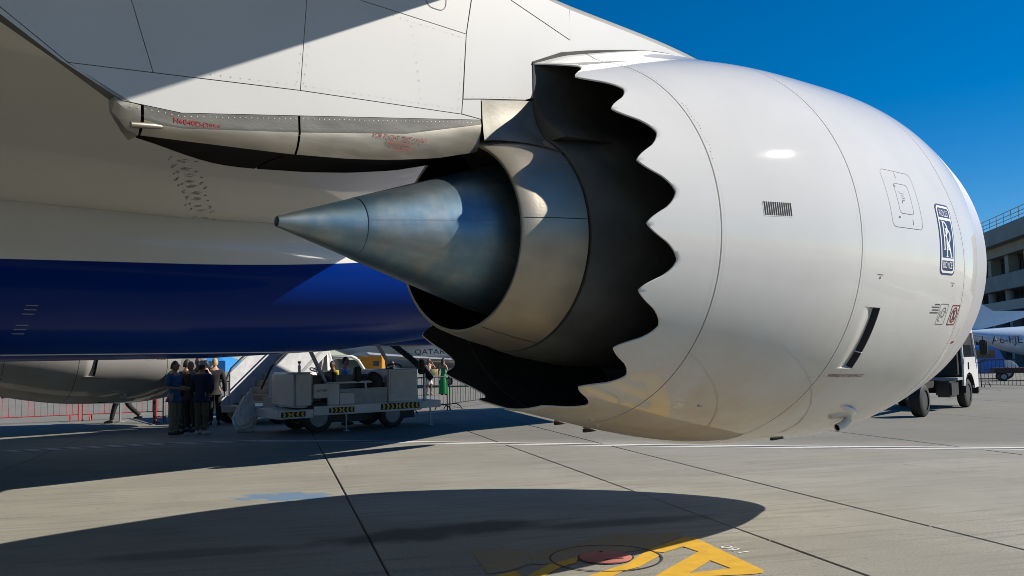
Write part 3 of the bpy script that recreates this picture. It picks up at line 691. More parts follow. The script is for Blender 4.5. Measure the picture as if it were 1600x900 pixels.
panel([(2.36, topv(2.36)), (2.7, topv(2.7)), (2.98, topv(2.98)), (2.98, 4.35), (2.36, 4.22)], off=0.003)
for sd in (1,): panel([(-5.6, 4.6), (-0.55, topv(-.5)), (2.9, topv(2.9)), (2.9, 4.33), (1.2, 4.0), (-0.52, 3.40), (-2.68, 3.05), (-3.0, 3.06), (-3.56, 3.37)], side=1, gap=0.003)
MB().loft([[EV(t, y, ptop(t) + h) for y, h in ((-hw(t) + .01, -.062), (-hw(t) * .8, -.018), (-hw(t) * .6, .004), (hw(t) * .6, .004), (hw(t) * .8, -.018), (hw(t) - .01, -.062))] for t in st if t > -0.6], False, False).build("pylon_cap", WHITE, pyl, 60)
def ynac(t):
    "height of the nacelle crown where the pylon flank meets it"
    lo_, hi_ = 40.0, 90.0
    for _ in range(40):
        m_ = (lo_ + hi_) / 2
        if nr(t, m_) * math.cos(R(m_)) > hw(t) + .004: lo_ = m_
        else: hi_ = m_
    return 2.59 + nr(t, hi_) * math.sin(R(hi_)) + t * math.sin(R(.59))
MB().tube([EV(t, -(hw(t) + .004), ynac(t)) for t in lin(-0.005, 2.85, 40)], 0.006, 6).build("pylon_joint", SEAM, pyl)
# oval door outline near the top joint, rivets along the joints
pts = rrect(-1.02, -0.83, 4.09, 4.30, 0.07)
vs2, fs2 = ring2d(pts, rrect(-1.015, -0.835, 4.095, 4.295, 0.066))
MB().add([EV(x, -(hw(x) + 0.0065), y) for x, y in vs2], fs2).build("door_outline", DARKINK, pyl)
rv = MB()
def rivets(p, q, sp, off=0.0062):
    d = Vector(q) - Vector(p); n = max(1, int(d.length / sp))
    for k in range(n + 1):
        c = Vector(p) + d * k / n; x, y = c.x, c.y; w = -(hw(x) + off)
        rv.add([EV(x + 0.004 * math.cos(a), w - (0.0008 if False else 0.0004), y + 0.004 * math.sin(a)) for a in (0, 1.05, 2.09, 3.14, 4.19, 5.24)], [(0, 1, 2, 3, 4, 5)])
for a_, b_ in (((-1.99, 3.36), (-1.90, 3.95)), ((-1.945, 3.36), (-1.86, 3.95)), ((-1.93, 3.345), (-0.74, 3.425)), ((-2.81, 3.265), (-2.0, 3.34)), ((-0.735, 3.44), (-0.69, 3.95)), ((-1.06, 3.44), (-1.13, 3.92)), ((-1.5, 3.955), (-0.72, 3.95)), ((-2.87, 3.28), (-3.0, 3.75)), ((-2.82, 3.3), (-2.96, 3.75)), ((-3.5, 3.42), (-3.26, 3.24)), ((-0.66, 3.53), (-0.12, 3.625))):
    rivets(a_, b_, 0.055)
tag(rv.build("rivet_row", RIVET, pyl), kind='stuff')
# heat shield sections under the white panels: upright flange, crease, belly
top_ = lambda t: itp([(-3.02, 3.052), (-2.683, 3.042), (-0.524, 3.382)], t)
crs = lambda t: itp([(-3.0, 2.985), (-2.733, 2.95), (-1.969, 3.052), (-1.2, 3.17), (-0.512, 3.352)], t)
bot = lambda t: itp([(-2.95, 2.895), (-2.6, 2.905), (-2.011, 2.925), (-1.6, 2.955), (-1.271, 2.995), (-0.9, 3.06), (-0.468, 3.175)], t)
def shield(t0, t1, n, name="heat_shield"):
    rg = []
    for t in lin(t0, t1, n):
        w = hw(t) + 0.006; T_, C_, B_ = top_(t), min(crs(t), top_(t) - .012), bot(t)
        near = [(-w, T_), (-w - .004, C_ + .22 * (T_ - C_)), (-w - .006, C_), (-w + .004, C_ - .35 * (C_ - B_)), (-w + .02, C_ - .7 * (C_ - B_)), (-w + .045, B_)]
        far = [(-y - (hw(t) - hf(t)), h) for y, h in reversed(near)]
        rg.append([EV(t, y, h) for y, h in near + far])
    m = MB()
    npt = len(rg[0])
    vs_ = [p for r in rg for p in r]; fs_ = []
    for i in range(len(rg) - 1):
        for k in range(npt - 1):
            if k == 5: continue
            fs_.append((i * npt + k, i * npt + k + 1, (i + 1) * npt + k + 1, (i + 1) * npt + k))
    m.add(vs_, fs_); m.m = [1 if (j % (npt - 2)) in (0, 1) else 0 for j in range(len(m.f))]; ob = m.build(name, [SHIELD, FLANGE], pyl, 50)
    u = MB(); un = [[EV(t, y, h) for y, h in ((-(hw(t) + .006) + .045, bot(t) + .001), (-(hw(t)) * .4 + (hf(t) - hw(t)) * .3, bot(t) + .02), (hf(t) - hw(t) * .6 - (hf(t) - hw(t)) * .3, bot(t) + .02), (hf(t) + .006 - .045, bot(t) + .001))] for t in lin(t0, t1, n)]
    uo = grid(un).build("shield_belly", DULLBLACK, pyl, 40)
    return ob
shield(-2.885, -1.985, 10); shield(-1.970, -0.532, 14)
# tail piece of the shield, closing to an edge
tl = [[EV(t, y, h) for y, h in ((-w, T_), (-w - .004, C_), (-w + .03, B_), (f - .02, B_), (f, C_), (f, T_))] for t, T_, C_, B_, w, f in ((-2.90, 3.046, 2.97, 2.893, .294, -.10), (-2.96, 3.052, 3.0, 2.915, .29, -.17), (-3.03, 3.07, 3.05, 3.0, .286, -.2))]
MB().loft(tl).build("shield_tail", SHIELD, pyl, 40)
MB().tube([EV(-2.95, -.295, 2.935), EV(-2.84, -.297, 2.945), EV(-2.74, -.285, 2.955)], [0.016, 0.016, 0.003], 10).build("drain_tube", SHIELD, pyl, 60)
b = MB()
for x0, x1 in ((-2.95, -2.0), (-1.95, -0.55)):
    n_ = int((x1 - x0) / 0.035)
    for k in range(n_ + 1):
        t = x0 + (x1 - x0) * k / n_; q = EV(t, -(hw(t) + 0.0085), top_(t) - 0.018)
        b.add([q + Vector((0.003 * math.cos(a), 0, 0.003 * math.sin(a))) for a in (0, 1.05, 2.09, 3.14, 4.19, 5.24)], [(0, 1, 2, 3, 4, 5)])
tag(b.build("shield_rivet_row", mat("rivet_bright", (0.45, 0.45, 0.43), 0.5, 0.3), pyl), kind='stuff')
def stencil(txt, t, h, size, m=REDINK, sx=1.0, wofs=0.014, tilt=0.0):
    v2, f2 = text2d(txt, size, sx=sx)
    MB().add([EV(t + x, -(hw(t + x) + wofs), h + y + tilt * x) for x, y in v2], f2).build("stencil", m, pyl)
stencil("N6040D43959", -2.60, 2.995, 0.044, wofs=0.012); 
stencil("FOR FLIGHT TEST ONLY", -1.24, 3.135, 0.040, wofs=0.0135, tilt=0.06); stencil("N6040D43801", -1.235, 3.098, 0.036, wofs=0.0135, tilt=0.06); stencil("715Z0000-1", -1.23, 3.062, 0.036, wofs=0.0135, tilt=0.06)
# flared metal root blending into the core nozzle, between white side panel and exhaust
rg = []
for t in lin(-0.518, -0.004, 8):
    k = (t + 0.518) / 0.514; th = itp([(-.52, 3.528), (-.08, 3.605), (0, 3.62)], t); r0 = 0.73 + 0.12 * k; w = HW + .008
    pts = [(-w, th)]
    bw = w + 0.02 + 0.30 * k ** 1.4; bh = 2.575 + math.sqrt(max(0.05, r0 ** 2 - min(bw, .68) ** 2)) + .0
    for u in lin(0, 1, 9)[1:]:
        pts.append((-w - (bw - w) * u ** 2.2, th + (bh - th) * (1 - (1 - u) ** 1.15)))
    rg.append([EV(t, y, h) for y, h in pts + [(-y, h) for y, h in reversed(pts)]])
m = MB().loft(rg, False, False); m.build("pylon_root_fairing", mat("dull_root_metal", (0.20, 0.19, 0.165), 0.55, 0.5, 0, 0.3, 4, 0.05, 30), pyl, 50)
# dark splitter wall inside the fan duct
rg = []
for t in lin(0.004, 2.2, 8):
    w = HW + .012; hb = 2.575 + 0.83 + .05 * t; ht = 2.59 + nr(t, 90) - 0.03; bw = w + .32
    pts = [(-w, ht), (-w, hb + .28), (-w - .04, hb + .14), (-w - .14, hb + .02), (-bw, hb - .12)]
    rg.append([EV(t, y, h) for y, h in pts + [(-y, h) for y, h in reversed(pts)]])
MB().loft(rg, False, False).build("duct_splitter", DUCT, pyl, 40)
MB().add(rg[0], [tuple(range(len(rg[0])))]).build("splitter_face", DUCT, pyl)

# --- wing: one swept half each side, made of airfoil sections
def wsec(Yf, side):
    """Yf = distance outboard of the hull's centre line"""
    d = Yf - FY                                       # outboard of the engine
    tle = 0.34 - (0.65 if d > 0 else 0.56) * d
    if d > 17.5: tle -= 0.08 * (d - 17.5) ** 2
    tte = itp([(0, -7.6), (4, -7.0), (9.9, -7.4), (20, -13.4), (27.4, -17.5), (30, -20.6)], Yf)
    if tle - tte < 0.5: tle = tte + 0.5
    hl = 4.70 + (0.11 * d if d < 0 else 0.11 * d + 0.0042 * d * d)
    ch = tle - tte; th = itp([(0, 0.125), (9.9, 0.105), (28, 0.09)], Yf) * ch
    up = [(0, 0), (0.012, .24), (0.05, .42), (0.15, .6), (0.35, .68), (0.6, .52), (0.85, .22), (1, .02)]
    dn = [(1, -.0), (0.85, -.03), (0.6, -.12), (0.35, -.2), (0.15, -.2), (0.05, -.15), (0.012, -.08)]
    return [Vector((tle - x * ch, side * Yf, hl + y * th - 0.035 * ch * x)) for x, y in up + dn]
for side in (-1, 1):
    w_ = MB().loft([wsec(y, side) for y in (1.5, 3.0, 4.5, 6.5, 8.5, 9.9, 11.5, 14, 17, 20, 23, 26, 28, 29.6)], True, True).build("wing", WINGU, air, 40)
# --- hull, wing-body fairing
def hsec(t, cz, ry, rz, ex=2.0, n=64, flatb=None):
    q = []
    for k in range(n):
        a = 2 * math.pi * k / n; c_, s_2 = math.cos(a), math.sin(a)
        y = ry * math.copysign(abs(c_) ** (2 / ex), c_); z = rz * math.copysign(abs(s_2) ** (2 / ex), s_2); q.append(Vector((t, y, cz + z)))
    return q
hull = [hsec(t, 4.93 + dz, 2.88 * s1, 2.97 * s1) for t, s1, dz in ((-36, .12, 1.6), (-30, .38, 1.2), (-24, .68, .75), (-18, .9, .25), (-13, 1, 0), (-6, 1, 0), (0, 1, 0), (6, 1, 0), (12, 1, 0), (15, .985, -.02), (17.5, .92, -.12), (19.5, .78, -.32), (21, .6, -.55), (22.2, .36, -.8), (22.9, .12, -.95))]
MB().loft(hull).build("fuselage", LIVERY, air, 40)
fz = []
for t in (-15, -14, -12, -9, -6, -3, 0, 2, 4, 6, 8, 9.5, 11, 12.5, 13.5):
    k = 1 - sst(t, 2.0, 12.0) if t > 0 else 1 - sst(-t, 8, 15.5); kw = 1 - sst(t, 7.0, 14.0) if t > 0 else k
    ry = 2.2 + 1.42 * kw; cz = 3.18 + 0.45 * (1 - k); rz = 1.05 + 0.36 * k
    fz.append(hsec(t, cz, ry, rz, 2.0 + 0.6 * kw))
MB().loft(fz).build("belly_fairing", LIVERY, air, 40)
# pale strip painted as the lit line along the keel, pack inlet blister and door edges on the fairing
b = MB(); b.tube([Vector((t, -2.35, 1.835 + .0006 * (t - 2) ** 2)) for t in lin(-12, 2.6, 20)], 0.008, 6); b.build("keel_lit_line", mat("pale_strip", (0.6, 0.6, 0.6), 0.5), air)
b = MB(); b.ell((6.4, -3.42, 2.42), (2.3, 0.30, 0.2), 24, 12); b.build("pack_inlet_fairing", LIVERY, air, 60)
PALE_STRIP = mat("pale_strip", (0.6, 0.6, 0.6)); MB().tube([Vector((5.05, -3.62, 2.50)), Vector((5.30, -3.63, 2.80)), Vector((5.45, -3.63, 3.05))], 0.013, 6).build("door_edge", PALE_STRIP, air); b = MB(); b.tube([Vector((4.0, -3.625, 3.05)), Vector((5.4, -3.62, 3.09))], 0.008, 6); b.build("door_edge", mat("pale_strip", (0.6, 0.6, 0.6)), air)
# hull stencils in the blue paint
b = MB()
for (x, z) in ((-1.75, 2.35), (-1.85, 2.12)):
    b = MB()
    for k in range(3): b.box((x + .02 * k, -3.60, z + 0.05 * k - .05), (0.13, 0.004, 0.010), 0)
    tag(b.build("hull_stencil", mat("stencil_grey", (0.3, 0.3, 0.3), .6), air), kind='stuff')

STG = mat("stencil_olive_grey", (0.16, 0.155, 0.13), 0.6)
def under(Yf, x):
    sec = wsec(Yf, -1); low_ = sorted([q for q in sec[8:]] + [sec[0]], key=lambda q: q.x)
    for a_, b_ in zip(low_, low_[1:]):
        if a_.x <= x <= b_.x: return a_.z + (b_.z - a_.z) * (x - a_.x) / (b_.x - a_.x) - 0.004
    return low_[0].z
for k, (xx, yy) in enumerate([(-.79, 5.62), (-.66, 5.4), (-.54, 5.2), (-.44, 5.0), (-.34, 4.82), (-.2, 4.6), (-.08, 4.38), (.05, 4.12), (.17, 3.92), (.35, 3.6)]):
    b = MB()
    for j in range(4):
        for dx, dy, w1, w2 in ((0, 0, .045, .010), (-.15, .02, .010, .05), (.16, -.02, .03, .03)):
            if random.random() < .25: continue
            if (j + k) % 2 == 0 and dx > 0: continue
            x1, y1 = xx + dx + random.uniform(-.02, .02), yy + dy + (j - 2) * .03
            if dx == 0: q = [(x1 - w1, y1 - w2 / 2), (x1 + w1, y1 - w2 / 2), (x1 + w1, y1 + w2 / 2), (x1 - w1, y1 + w2 / 2)]
            else: q = [(x1 - w1 / 2, y1 - w2 / 2), (x1 + w1 / 2, y1 - w2 / 2), (x1 + w1 / 2, y1 + w2 / 2), (x1 - w1 / 2, y1 + w2 / 2)]
            b.add([(X_, -Y_, under(Y_, X_)) for X_, Y_ in q], [(0, 1, 2, 3)])
    tag(b.build("wing_stencil", STG, air), kind='stuff')

# --- far engine: a copy of the near one, on the other wing
e2 = copy_tree(eng, air); e2.location = (0, 19.0 - FY, 2.47); tag(e2, "shaded engine of the opposite wing seen below the belly")
p2 = copy_tree(pyl, air); p2.location = (0, 19.0, -0.1); tag(p2, "pylon of the opposite wing's engine")
# ------------------------------------------------------------------ people
SKINS = [mat("skin_light", (0.50, 0.29, 0.20), 0.5), mat("skin_tan", (0.36, 0.19, 0.12), 0.5), mat("skin_brown", (0.16, 0.085, 0.05), 0.5)]
def cloth(name, c): return mat("cloth_" + name, c, 0.85, var=0.2, scale=14, bump=0.15, bscale=40)
HAIRM = {'dark': mat("hair_dark", (0.012, 0.010, 0.009), 0.6), 'grey': mat("hair_grey", (0.25, 0.24, 0.22), 0.6), 'blond': mat("hair_blond", (0.45, 0.30, 0.12), 0.6)}
def skinmesh(nodes, edges, root, lev=1):
    me = bpy.data.meshes.new("figure"); names = list(nodes)
    me.from_pydata([nodes[k][0] for k in names], [(names.index(a), names.index(b)) for a, b in edges], [])
    ob = bpy.data.objects.new("figure", me); COL.objects.link(ob)
    ob.modifiers.new("skin", 'SKIN')
    sv = me.skin_vertices[0].data
    for i, k in enumerate(names):
        r = nodes[k][1]; sv[i].radius = r if isinstance(r, tuple) else (r, r); sv[i].use_root = (k == root)
    sb = ob.modifiers.new("sub", 'SUBSURF'); sb.levels = lev; sb.render_levels = lev
    bpy.context.view_layer.update()
    out = bpy.data.meshes.new_from_object(ob.evaluated_get(bpy.context.evaluated_depsgraph_get()))
    bpy.data.objects.remove(ob); bpy.data.meshes.remove(me)
    for p in out.polygons: p.use_smooth = True
    return out
def person(loc, rz, label, group=None, H=1.75, top=None, legs=None, hair='dark', sk=0, arms=('down', 'down'), sleeve='short', walk=0.0, dress=None, bald=False, cap=None, glasses=False, shoes=None, slim=1.0, collar=None, bag=None):
    t = empty("person", (loc[0], loc[1], 0.0), rz, label, "person", group)
    k = H / 1.75; w = 1.0 * slim
    N = {}; E_ = []
    def nd(n, p, r, par=None):
        N[n] = (tuple(c * k for c in p), tuple(c * k for c in r) if isinstance(r, tuple) else r * k)
        if par: E_.append((par, n))
    nd('pelvis', (0, 0.01, .93), (.135 * w, .105 * w)); nd('waist', (0, 0.0, 1.10), (.125 * w, .095 * w), 'pelvis'); nd('chest', (0, 0.015, 1.30), (.150 * w, .11 * w), 'waist')
    nd('collar', (0, 0.02, 1.43), (.085, .065), 'chest'); nd('neck', (0, 0.005, 1.52), .054, 'collar'); nd('skull', (0, -0.01, 1.58), .05, 'neck')
    P_ = {'down': ((.245, .03, 1.12), (.255, -.05, .86)), 'bent': ((.24, .03, 1.13), (.15, -.21, 1.10)), 'fold': ((.24, -.03, 1.14), (.02, -.20, 1.17)), 'phone': ((.24, -.20, 1.28), (.08, -.24, 1.52)), 'hip': ((.30, .04, 1.15), (.20, -.06, .98)), 'swing': ((.23, .12, 1.13), (.24, .10, .88)), 'swingf': ((.23, -.06, 1.12), (.22, -.26, .93))}
    for sd, nm, pose in ((1, 'l', arms[0]), (-1, 'r', arms[1])):
        el, wr = P_[pose]
        nd(nm + 'sho', (sd * .165 * w, .02, 1.40), .062, 'collar'); nd(nm + 'elb', (sd * el[0], el[1], el[2]), .042, nm + 'sho'); nd(nm + 'wri', (sd * wr[0], wr[1], wr[2]), .029, nm + 'elb')
        d = (Vector(wr) - Vector(el)).normalized(); d = Vector((sd * d.x, d.y, d.z)); wv = Vector((sd * wr[0], wr[1], wr[2]))
        lat = d.cross(Vector((sd, 0, 0.2))).normalized()
        pa = wv + d * .055; nd(nm + 'palm', tuple(pa), (.034, .018), nm + 'wri')
        for f_i, (o_, ln) in enumerate(((-.026, .062), (-.009, .075), (.009, .07), (.025, .055))):
            b0 = pa + d * .035 + lat * o_; nd(f'{nm}f{f_i}a', tuple(b0), .0095, nm + 'palm'); nd(f'{nm}f{f_i}b', tuple(b0 + d * ln * .9 + Vector((-sd * .012, -.008, 0))), .0075, f'{nm}f{f_i}a')
        th = pa - d * .02 - lat * .035; nd(nm + 'tha', tuple(th), .0105, nm + 'palm'); nd(nm + 'thb', tuple(th + d * .045 - lat * .014), .008, nm + 'tha')
    for sd, nm in ((1, 'l'), (-1, 'r')):
        s = walk * sd
        kn = (sd * .095, -.03 - .17 * s, .50 + .02 * abs(s)); an = (sd * .10, .02 - .34 * s + (0.16 if s < 0 else 0), .085 + (.10 if s < 0 else 0))
        nd(nm + 'hip', (sd * .09, .01, .87), .088 * w, 'pelvis'); nd(nm + 'kne', kn, .058, nm + 'hip'); nd(nm + 'ank', an, .040, nm + 'kne'); nd(nm + 'toe', (an[0] + sd * .015, an[1] - .15, max(.03, an[2] - .055)), .032, nm + 'ank')
    body = skinmesh(N, E_, 'pelvis')
    # head with brow, nose, chin and ears, joined to the body mesh
    bm = bmesh.new(); bm.from_mesh(body)
    hm = bmesh.new(); bmesh.ops.create_uvsphere(hm, u_segments=16, v_segments=12, radius=1)
    for v in hm.verts:
        x, y, z = v.co
        f = 1.0
        q = Vector((x * .076 * (1 - .12 * max(0, -z)), y * .096, z * .118))
        if y < 0: q.y += -.012 * math.exp(-((z + .72) / .22) ** 2) - .022 * math.exp(-((x / .16) ** 2 + ((z + .12) / .2) ** 2)) + .010 * math.exp(-(((abs(x) - .36) / .16) ** 2 + ((z - .12) / .12) ** 2)) - .008 * math.exp(-((x / .3) ** 2 + ((z + .5) / .08) ** 2))
        q.x += math.copysign(.014, x) * math.exp(-(((abs(x) - .97) / .1) ** 2 + ((z) / .2) ** 2 + ((y - .05) / .2) ** 2)) if abs(x) > .6 else 0
        v.co = (q + Vector((0, -.018, 1.632))) * k
    tmp = bpy.data.meshes.new("figure"); hm.to_mesh(tmp); hm.free(); bm.from_mesh(tmp); bm.to_mesh(body); bm.free(); bpy.data.meshes.remove(tmp)
    for p in body.polygons: p.use_smooth = True
    body.name = "body"; body.materials.append(SKINS[sk]); bo = bpy.data.objects.new("body", body); COL.objects.link(bo); bo.parent = t
    for sx in (-.029, .029): MB().ell((sx * k, -.1035 * k, 1.645 * k), (.011 * k, .006 * k, .006 * k), 8, 5).build("eye", mat("eye_dark", (0.02, 0.015, 0.012), 0.3), bo)
    MB().ell((0, -.113 * k, 1.572 * k), (.022 * k, .006 * k, .006 * k), 8, 5).build("mouth", mat("lips", (0.28, 0.10, 0.08), 0.5), bo)
    def wear(name, keys, infl, m, rs=None, root='pelvis'):
        Nn = {q: (N[q][0], tuple(c + infl * k for c in N[q][1]) if isinstance(N[q][1], tuple) else N[q][1] + infl * k) for q in keys}
        for q in (rs or {}): Nn[q] = (rs[q][0] if rs[q][0] else Nn[q][0], tuple(c * k for c in rs[q][1]))
        me = skinmesh(Nn, [e for e in E_ if e[0] in Nn and e[1] in Nn], root); me.name = name; me.materials.append(m)
        o_ = bpy.data.objects.new(name, me); COL.objects.link(o_); o_.parent = t; return o_
    if legs is not None:
        nd('belt', (0, 0.008, 1.03), (.128 * w, .098 * w), 'pelvis'); wear("trousers", ['belt', 'pelvis', 'lhip', 'rhip', 'lkne', 'rkne', 'lank', 'rank'], .022, legs)
    if top is not None:
        nd('hem', (0, 0.01, .80), (.155 * w, .118 * w), 'pelvis'); ks = ['hem', 'pelvis', 'waist', 'chest', 'collar', 'lsho', 'rsho', 'lelb', 'relb'] + (['lwri', 'rwri'] if sleeve == 'long' else [])
        wear("shirt", ks, .026, top)
    if dress:
        m_, zb, zt, rb = dress
        prof = [(zb, rb), (zb + (0.93 - zb) * .5, rb * .82), (.93, .165), (1.08, .125), (1.25, .145), (zt, .13)]
        b = MB(); b.loft([[(r * k * w * math.cos(2 * math.pi * j / 20) * (1 + .05 * math.cos(j * 2.5)), r * k * .75 * math.sin(2 * math.pi * j / 20) + .01, z * k) for j in range(20)] for z, r in prof], True, False)
        b.build("dress", m_, t, 60)
    sh = MB()
    for nm in 'lr':
        a, c = Vector(N[nm + 'ank'][0]), Vector(N[nm + 'toe'][0])
        fl = max(0.0, min(a.z - .085 * k, 9)) 
        sh = MB(); sh.tube([a + Vector((0, .05, -.045)) * k, a + Vector((0, 0, -.03)) * k, (a + c) / 2 + Vector((0, 0, -.012)) * k, c + Vector((0, -.05, -.002)) * k], [.035 * k, .048 * k, .045 * k, .026 * k], 10)
        zmin = min(p[2] for p in sh.v); sh.v = [(x, y, z - (zmin if fl < .02 else 0)) for x, y, z in sh.v]
        sh.build("shoe", shoes or mat("shoe_dark", (0.02, 0.017, 0.015), 0.5), t, 60)
    if not bald:
        hb = MB(); rings = []
        for j in range(8):
            th = math.pi * (j / 7) * .56 + .01
            rings.append([Vector((.084 * math.sin(th) * math.cos(a), .104 * math.sin(th) * math.sin(a) + (.012 if math.sin(a) > -.2 else .03 * (j / 7)), .126 * math.cos(th) - (0.055 * max(0, math.sin(a)) * (j / 7)))) * k + Vector((0, -.012, 1.638)) * k for a in [2 * math.pi * q / 18 for q in range(18)]])
        hb.loft(rings, True, True); 
        if dress: hb.tube([Vector((0, .06, 1.68)) * k, Vector((0, .10, 1.55)) * k, Vector((0, .085, 1.36)) * k], [.07 * k, .075 * k, .03 * k], 10)
        hb.build("hair", HAIRM[hair], t, 60)
    if cap:
        cb = MB(); rings = []
        for j in range(6):
            th = math.pi * (j / 5) * .5 + .01; rings.append([Vector((.09 * math.sin(th) * math.cos(a), .112 * math.sin(th) * math.sin(a), .115 * math.cos(th))) * k + Vector((0, -.012, 1.665)) * k for a in [2 * math.pi * q / 18 for q in range(18)]])
        cb.loft(rings, True, True); cb.box((0, -.145 * k, 1.668 * k), (.13 * k, .10 * k, .012 * k), rx=.2)
        cb.build("cap", cap, t, 50)
    if glasses:
        gb = MB()
        for sx in (-.032, .032): gb.ell((sx * k, -.112 * k, 1.645 * k), (.027 * k, .008 * k, .019 * k), 10, 6)
        gb.tube([Vector((-.08, -.01, 1.65)) * k, Vector((-.06, -.105, 1.652)) * k, Vector((.06, -.105, 1.652)) * k, Vector((.08, -.01, 1.65)) * k], .004 * k, 6)
        gb.build("sunglasses", mat("dark_lens", (0.01, 0.01, 0.01), 0.1), t, 50)
    if collar: MB().tube([Vector((.06 * math.cos(a), .055 * math.sin(a) + .012, 1.492 + .012 * math.sin(a))) * k for a in [2 * math.pi * q / 14 for q in range(15)]], .014 * k, 6, False).build("shirt_collar", collar, t, 60)
    return t
crowd = "people standing in the shade beside the stairs"
khaki = cloth("khaki", (0.20, 0.16, 0.11)); darkc = cloth("black", (0.015, 0.015, 0.017)); navy = cloth("navy", (0.012, 0.02, 0.07)); brown = cloth("brown", (0.10, 0.075, 0.05))
bluec = cloth("blue", (0.02, 0.10, 0.24)); ltblue = cloth("light_blue", (0.30, 0.45, 0.75)); whitec = cloth("white", (0.7, 0.7, 0.7)); pale = cloth("pale_pink", (0.62, 0.52, 0.47)); green = cloth("green", (0.0, 0.24, 0.05))
person((-8.12, 20.77), R(75), "man in a dark teal polo shirt and khaki trousers, leftmost of the shaded group", crowd, 1.74, bluec, khaki, arms=('bent', 'bent'), sk=1)
person((-8.77, 22.9), R(-35), "bald man in a black suit standing behind the teal polo shirt", crowd, 1.78, darkc, darkc, bald=True, sk=0, sleeve='long', collar=whitec)
person((-8.44, 22.4), R(150), "dark haired man in a black suit with white collar, back turned", crowd, 1.78, darkc, darkc, sk=1, sleeve='long', collar=whitec)
person((-8.0, 21.5), R(-15), "close cropped man in black facing the camera in the middle of the group", crowd, 1.74, darkc, darkc, hair='dark', bald=True, sk=1, sleeve='long', arms=('bent', 'down'))
person((-8.07, 22.2), R(20), "dark haired man half hidden behind the white cap", crowd, 1.82, darkc, darkc, sk=2, sleeve='long')
person((-7.42, 20.63), R(170), "man in a pale cap and navy shirt with brown trousers, back to camera", crowd, 1.72, navy, brown, cap=cloth("cap", (0.35, 0.38, 0.45)), sleeve='long', arms=('bent', 'hip'), shoes=mat("shoe_pale", (0.5, 0.42, 0.36), 0.6), slim=1.12, sk=1)
person((-8.16, 23.0), R(-60), "man in sunglasses and pale shirt looking left beside the stairs", crowd, 1.75, cloth("grey", (0.35, 0.33, 0.3)), darkc, glasses=True, sk=0)
person((-8.13, 23.6), R(200), "fair haired person in a dark jacket at the foot of the stair rail", crowd, 1.8, darkc, darkc, hair='blond', sk=0, sleeve='long', arms=('phone', 'down'))
person((-11.35, 25.2), R(-90), "person in dark trousers striding behind the opposite engine", None, 1.72, darkc, darkc, walk=0.9, arms=('swing', 'swingf'), sleeve='long', sk=1)
person((-4.42, 22.75), R(80), "man in sunglasses and light blue shirt behind the service truck", None, 1.76, ltblue, darkc, glasses=True, sk=0, arms=('bent', 'bent'))
person((-5.95, 25.2), R(30), "dark haired young man in a white shirt behind the truck's cab", None, 1.66, whitec, darkc, sk=1)
person((-5.4, 25.9), R(-30), "person in a yellow vest standing behind the white shirted young man", None, 1.66, cloth("yellow", (0.6, 0.42, 0.03)), darkc, sk=2)
person((-3.75, 26.6), R(75), "man in a bright blue shirt walking behind the truck's generator", None, 1.62, cloth("bright_blue", (0.06, 0.22, 0.6)), darkc, sk=2)
wm = person((-3.88, 39.77), R(25), "woman in a short pale dress photographing the aircraft", None, 1.66, None, None, dress=(pale, .52, 1.4, .21), arms=('phone', 'phone'), sk=1, slim=.85, shoes=mat("shoe_pale", (0.5, 0.42, 0.36), 0.6))
person((-3.2, 39.46), R(160), "woman in a long green dress with her back turned", None, 1.66, None, None, dress=(green, .05, 1.3, .3), arms=('down', 'bent'), sk=1, slim=.85)
hb = empty("handbag", (-3.62, 39.68, 0.88), R(10), "pale yellow handbag hanging from the arm of the woman taking a photo", "handbag")
b = MB(); b.loft([[(x * s_, y * s_, z) for x, y in rrect(-.19, .19, -.07, .07, .05, 3)] for z, s_ in ((0, .9), (.05, 1), (.22, .95), (.28, .8))]); b.build("bag_body", cloth("bag_cream", (0.65, 0.55, 0.22)), hb, 40)
MB().tube([(-.12, 0, .26), (-.08, 0, .40), (.08, 0, .40), (.12, 0, .26)], .010, 6).build("bag_strap", brown, hb)

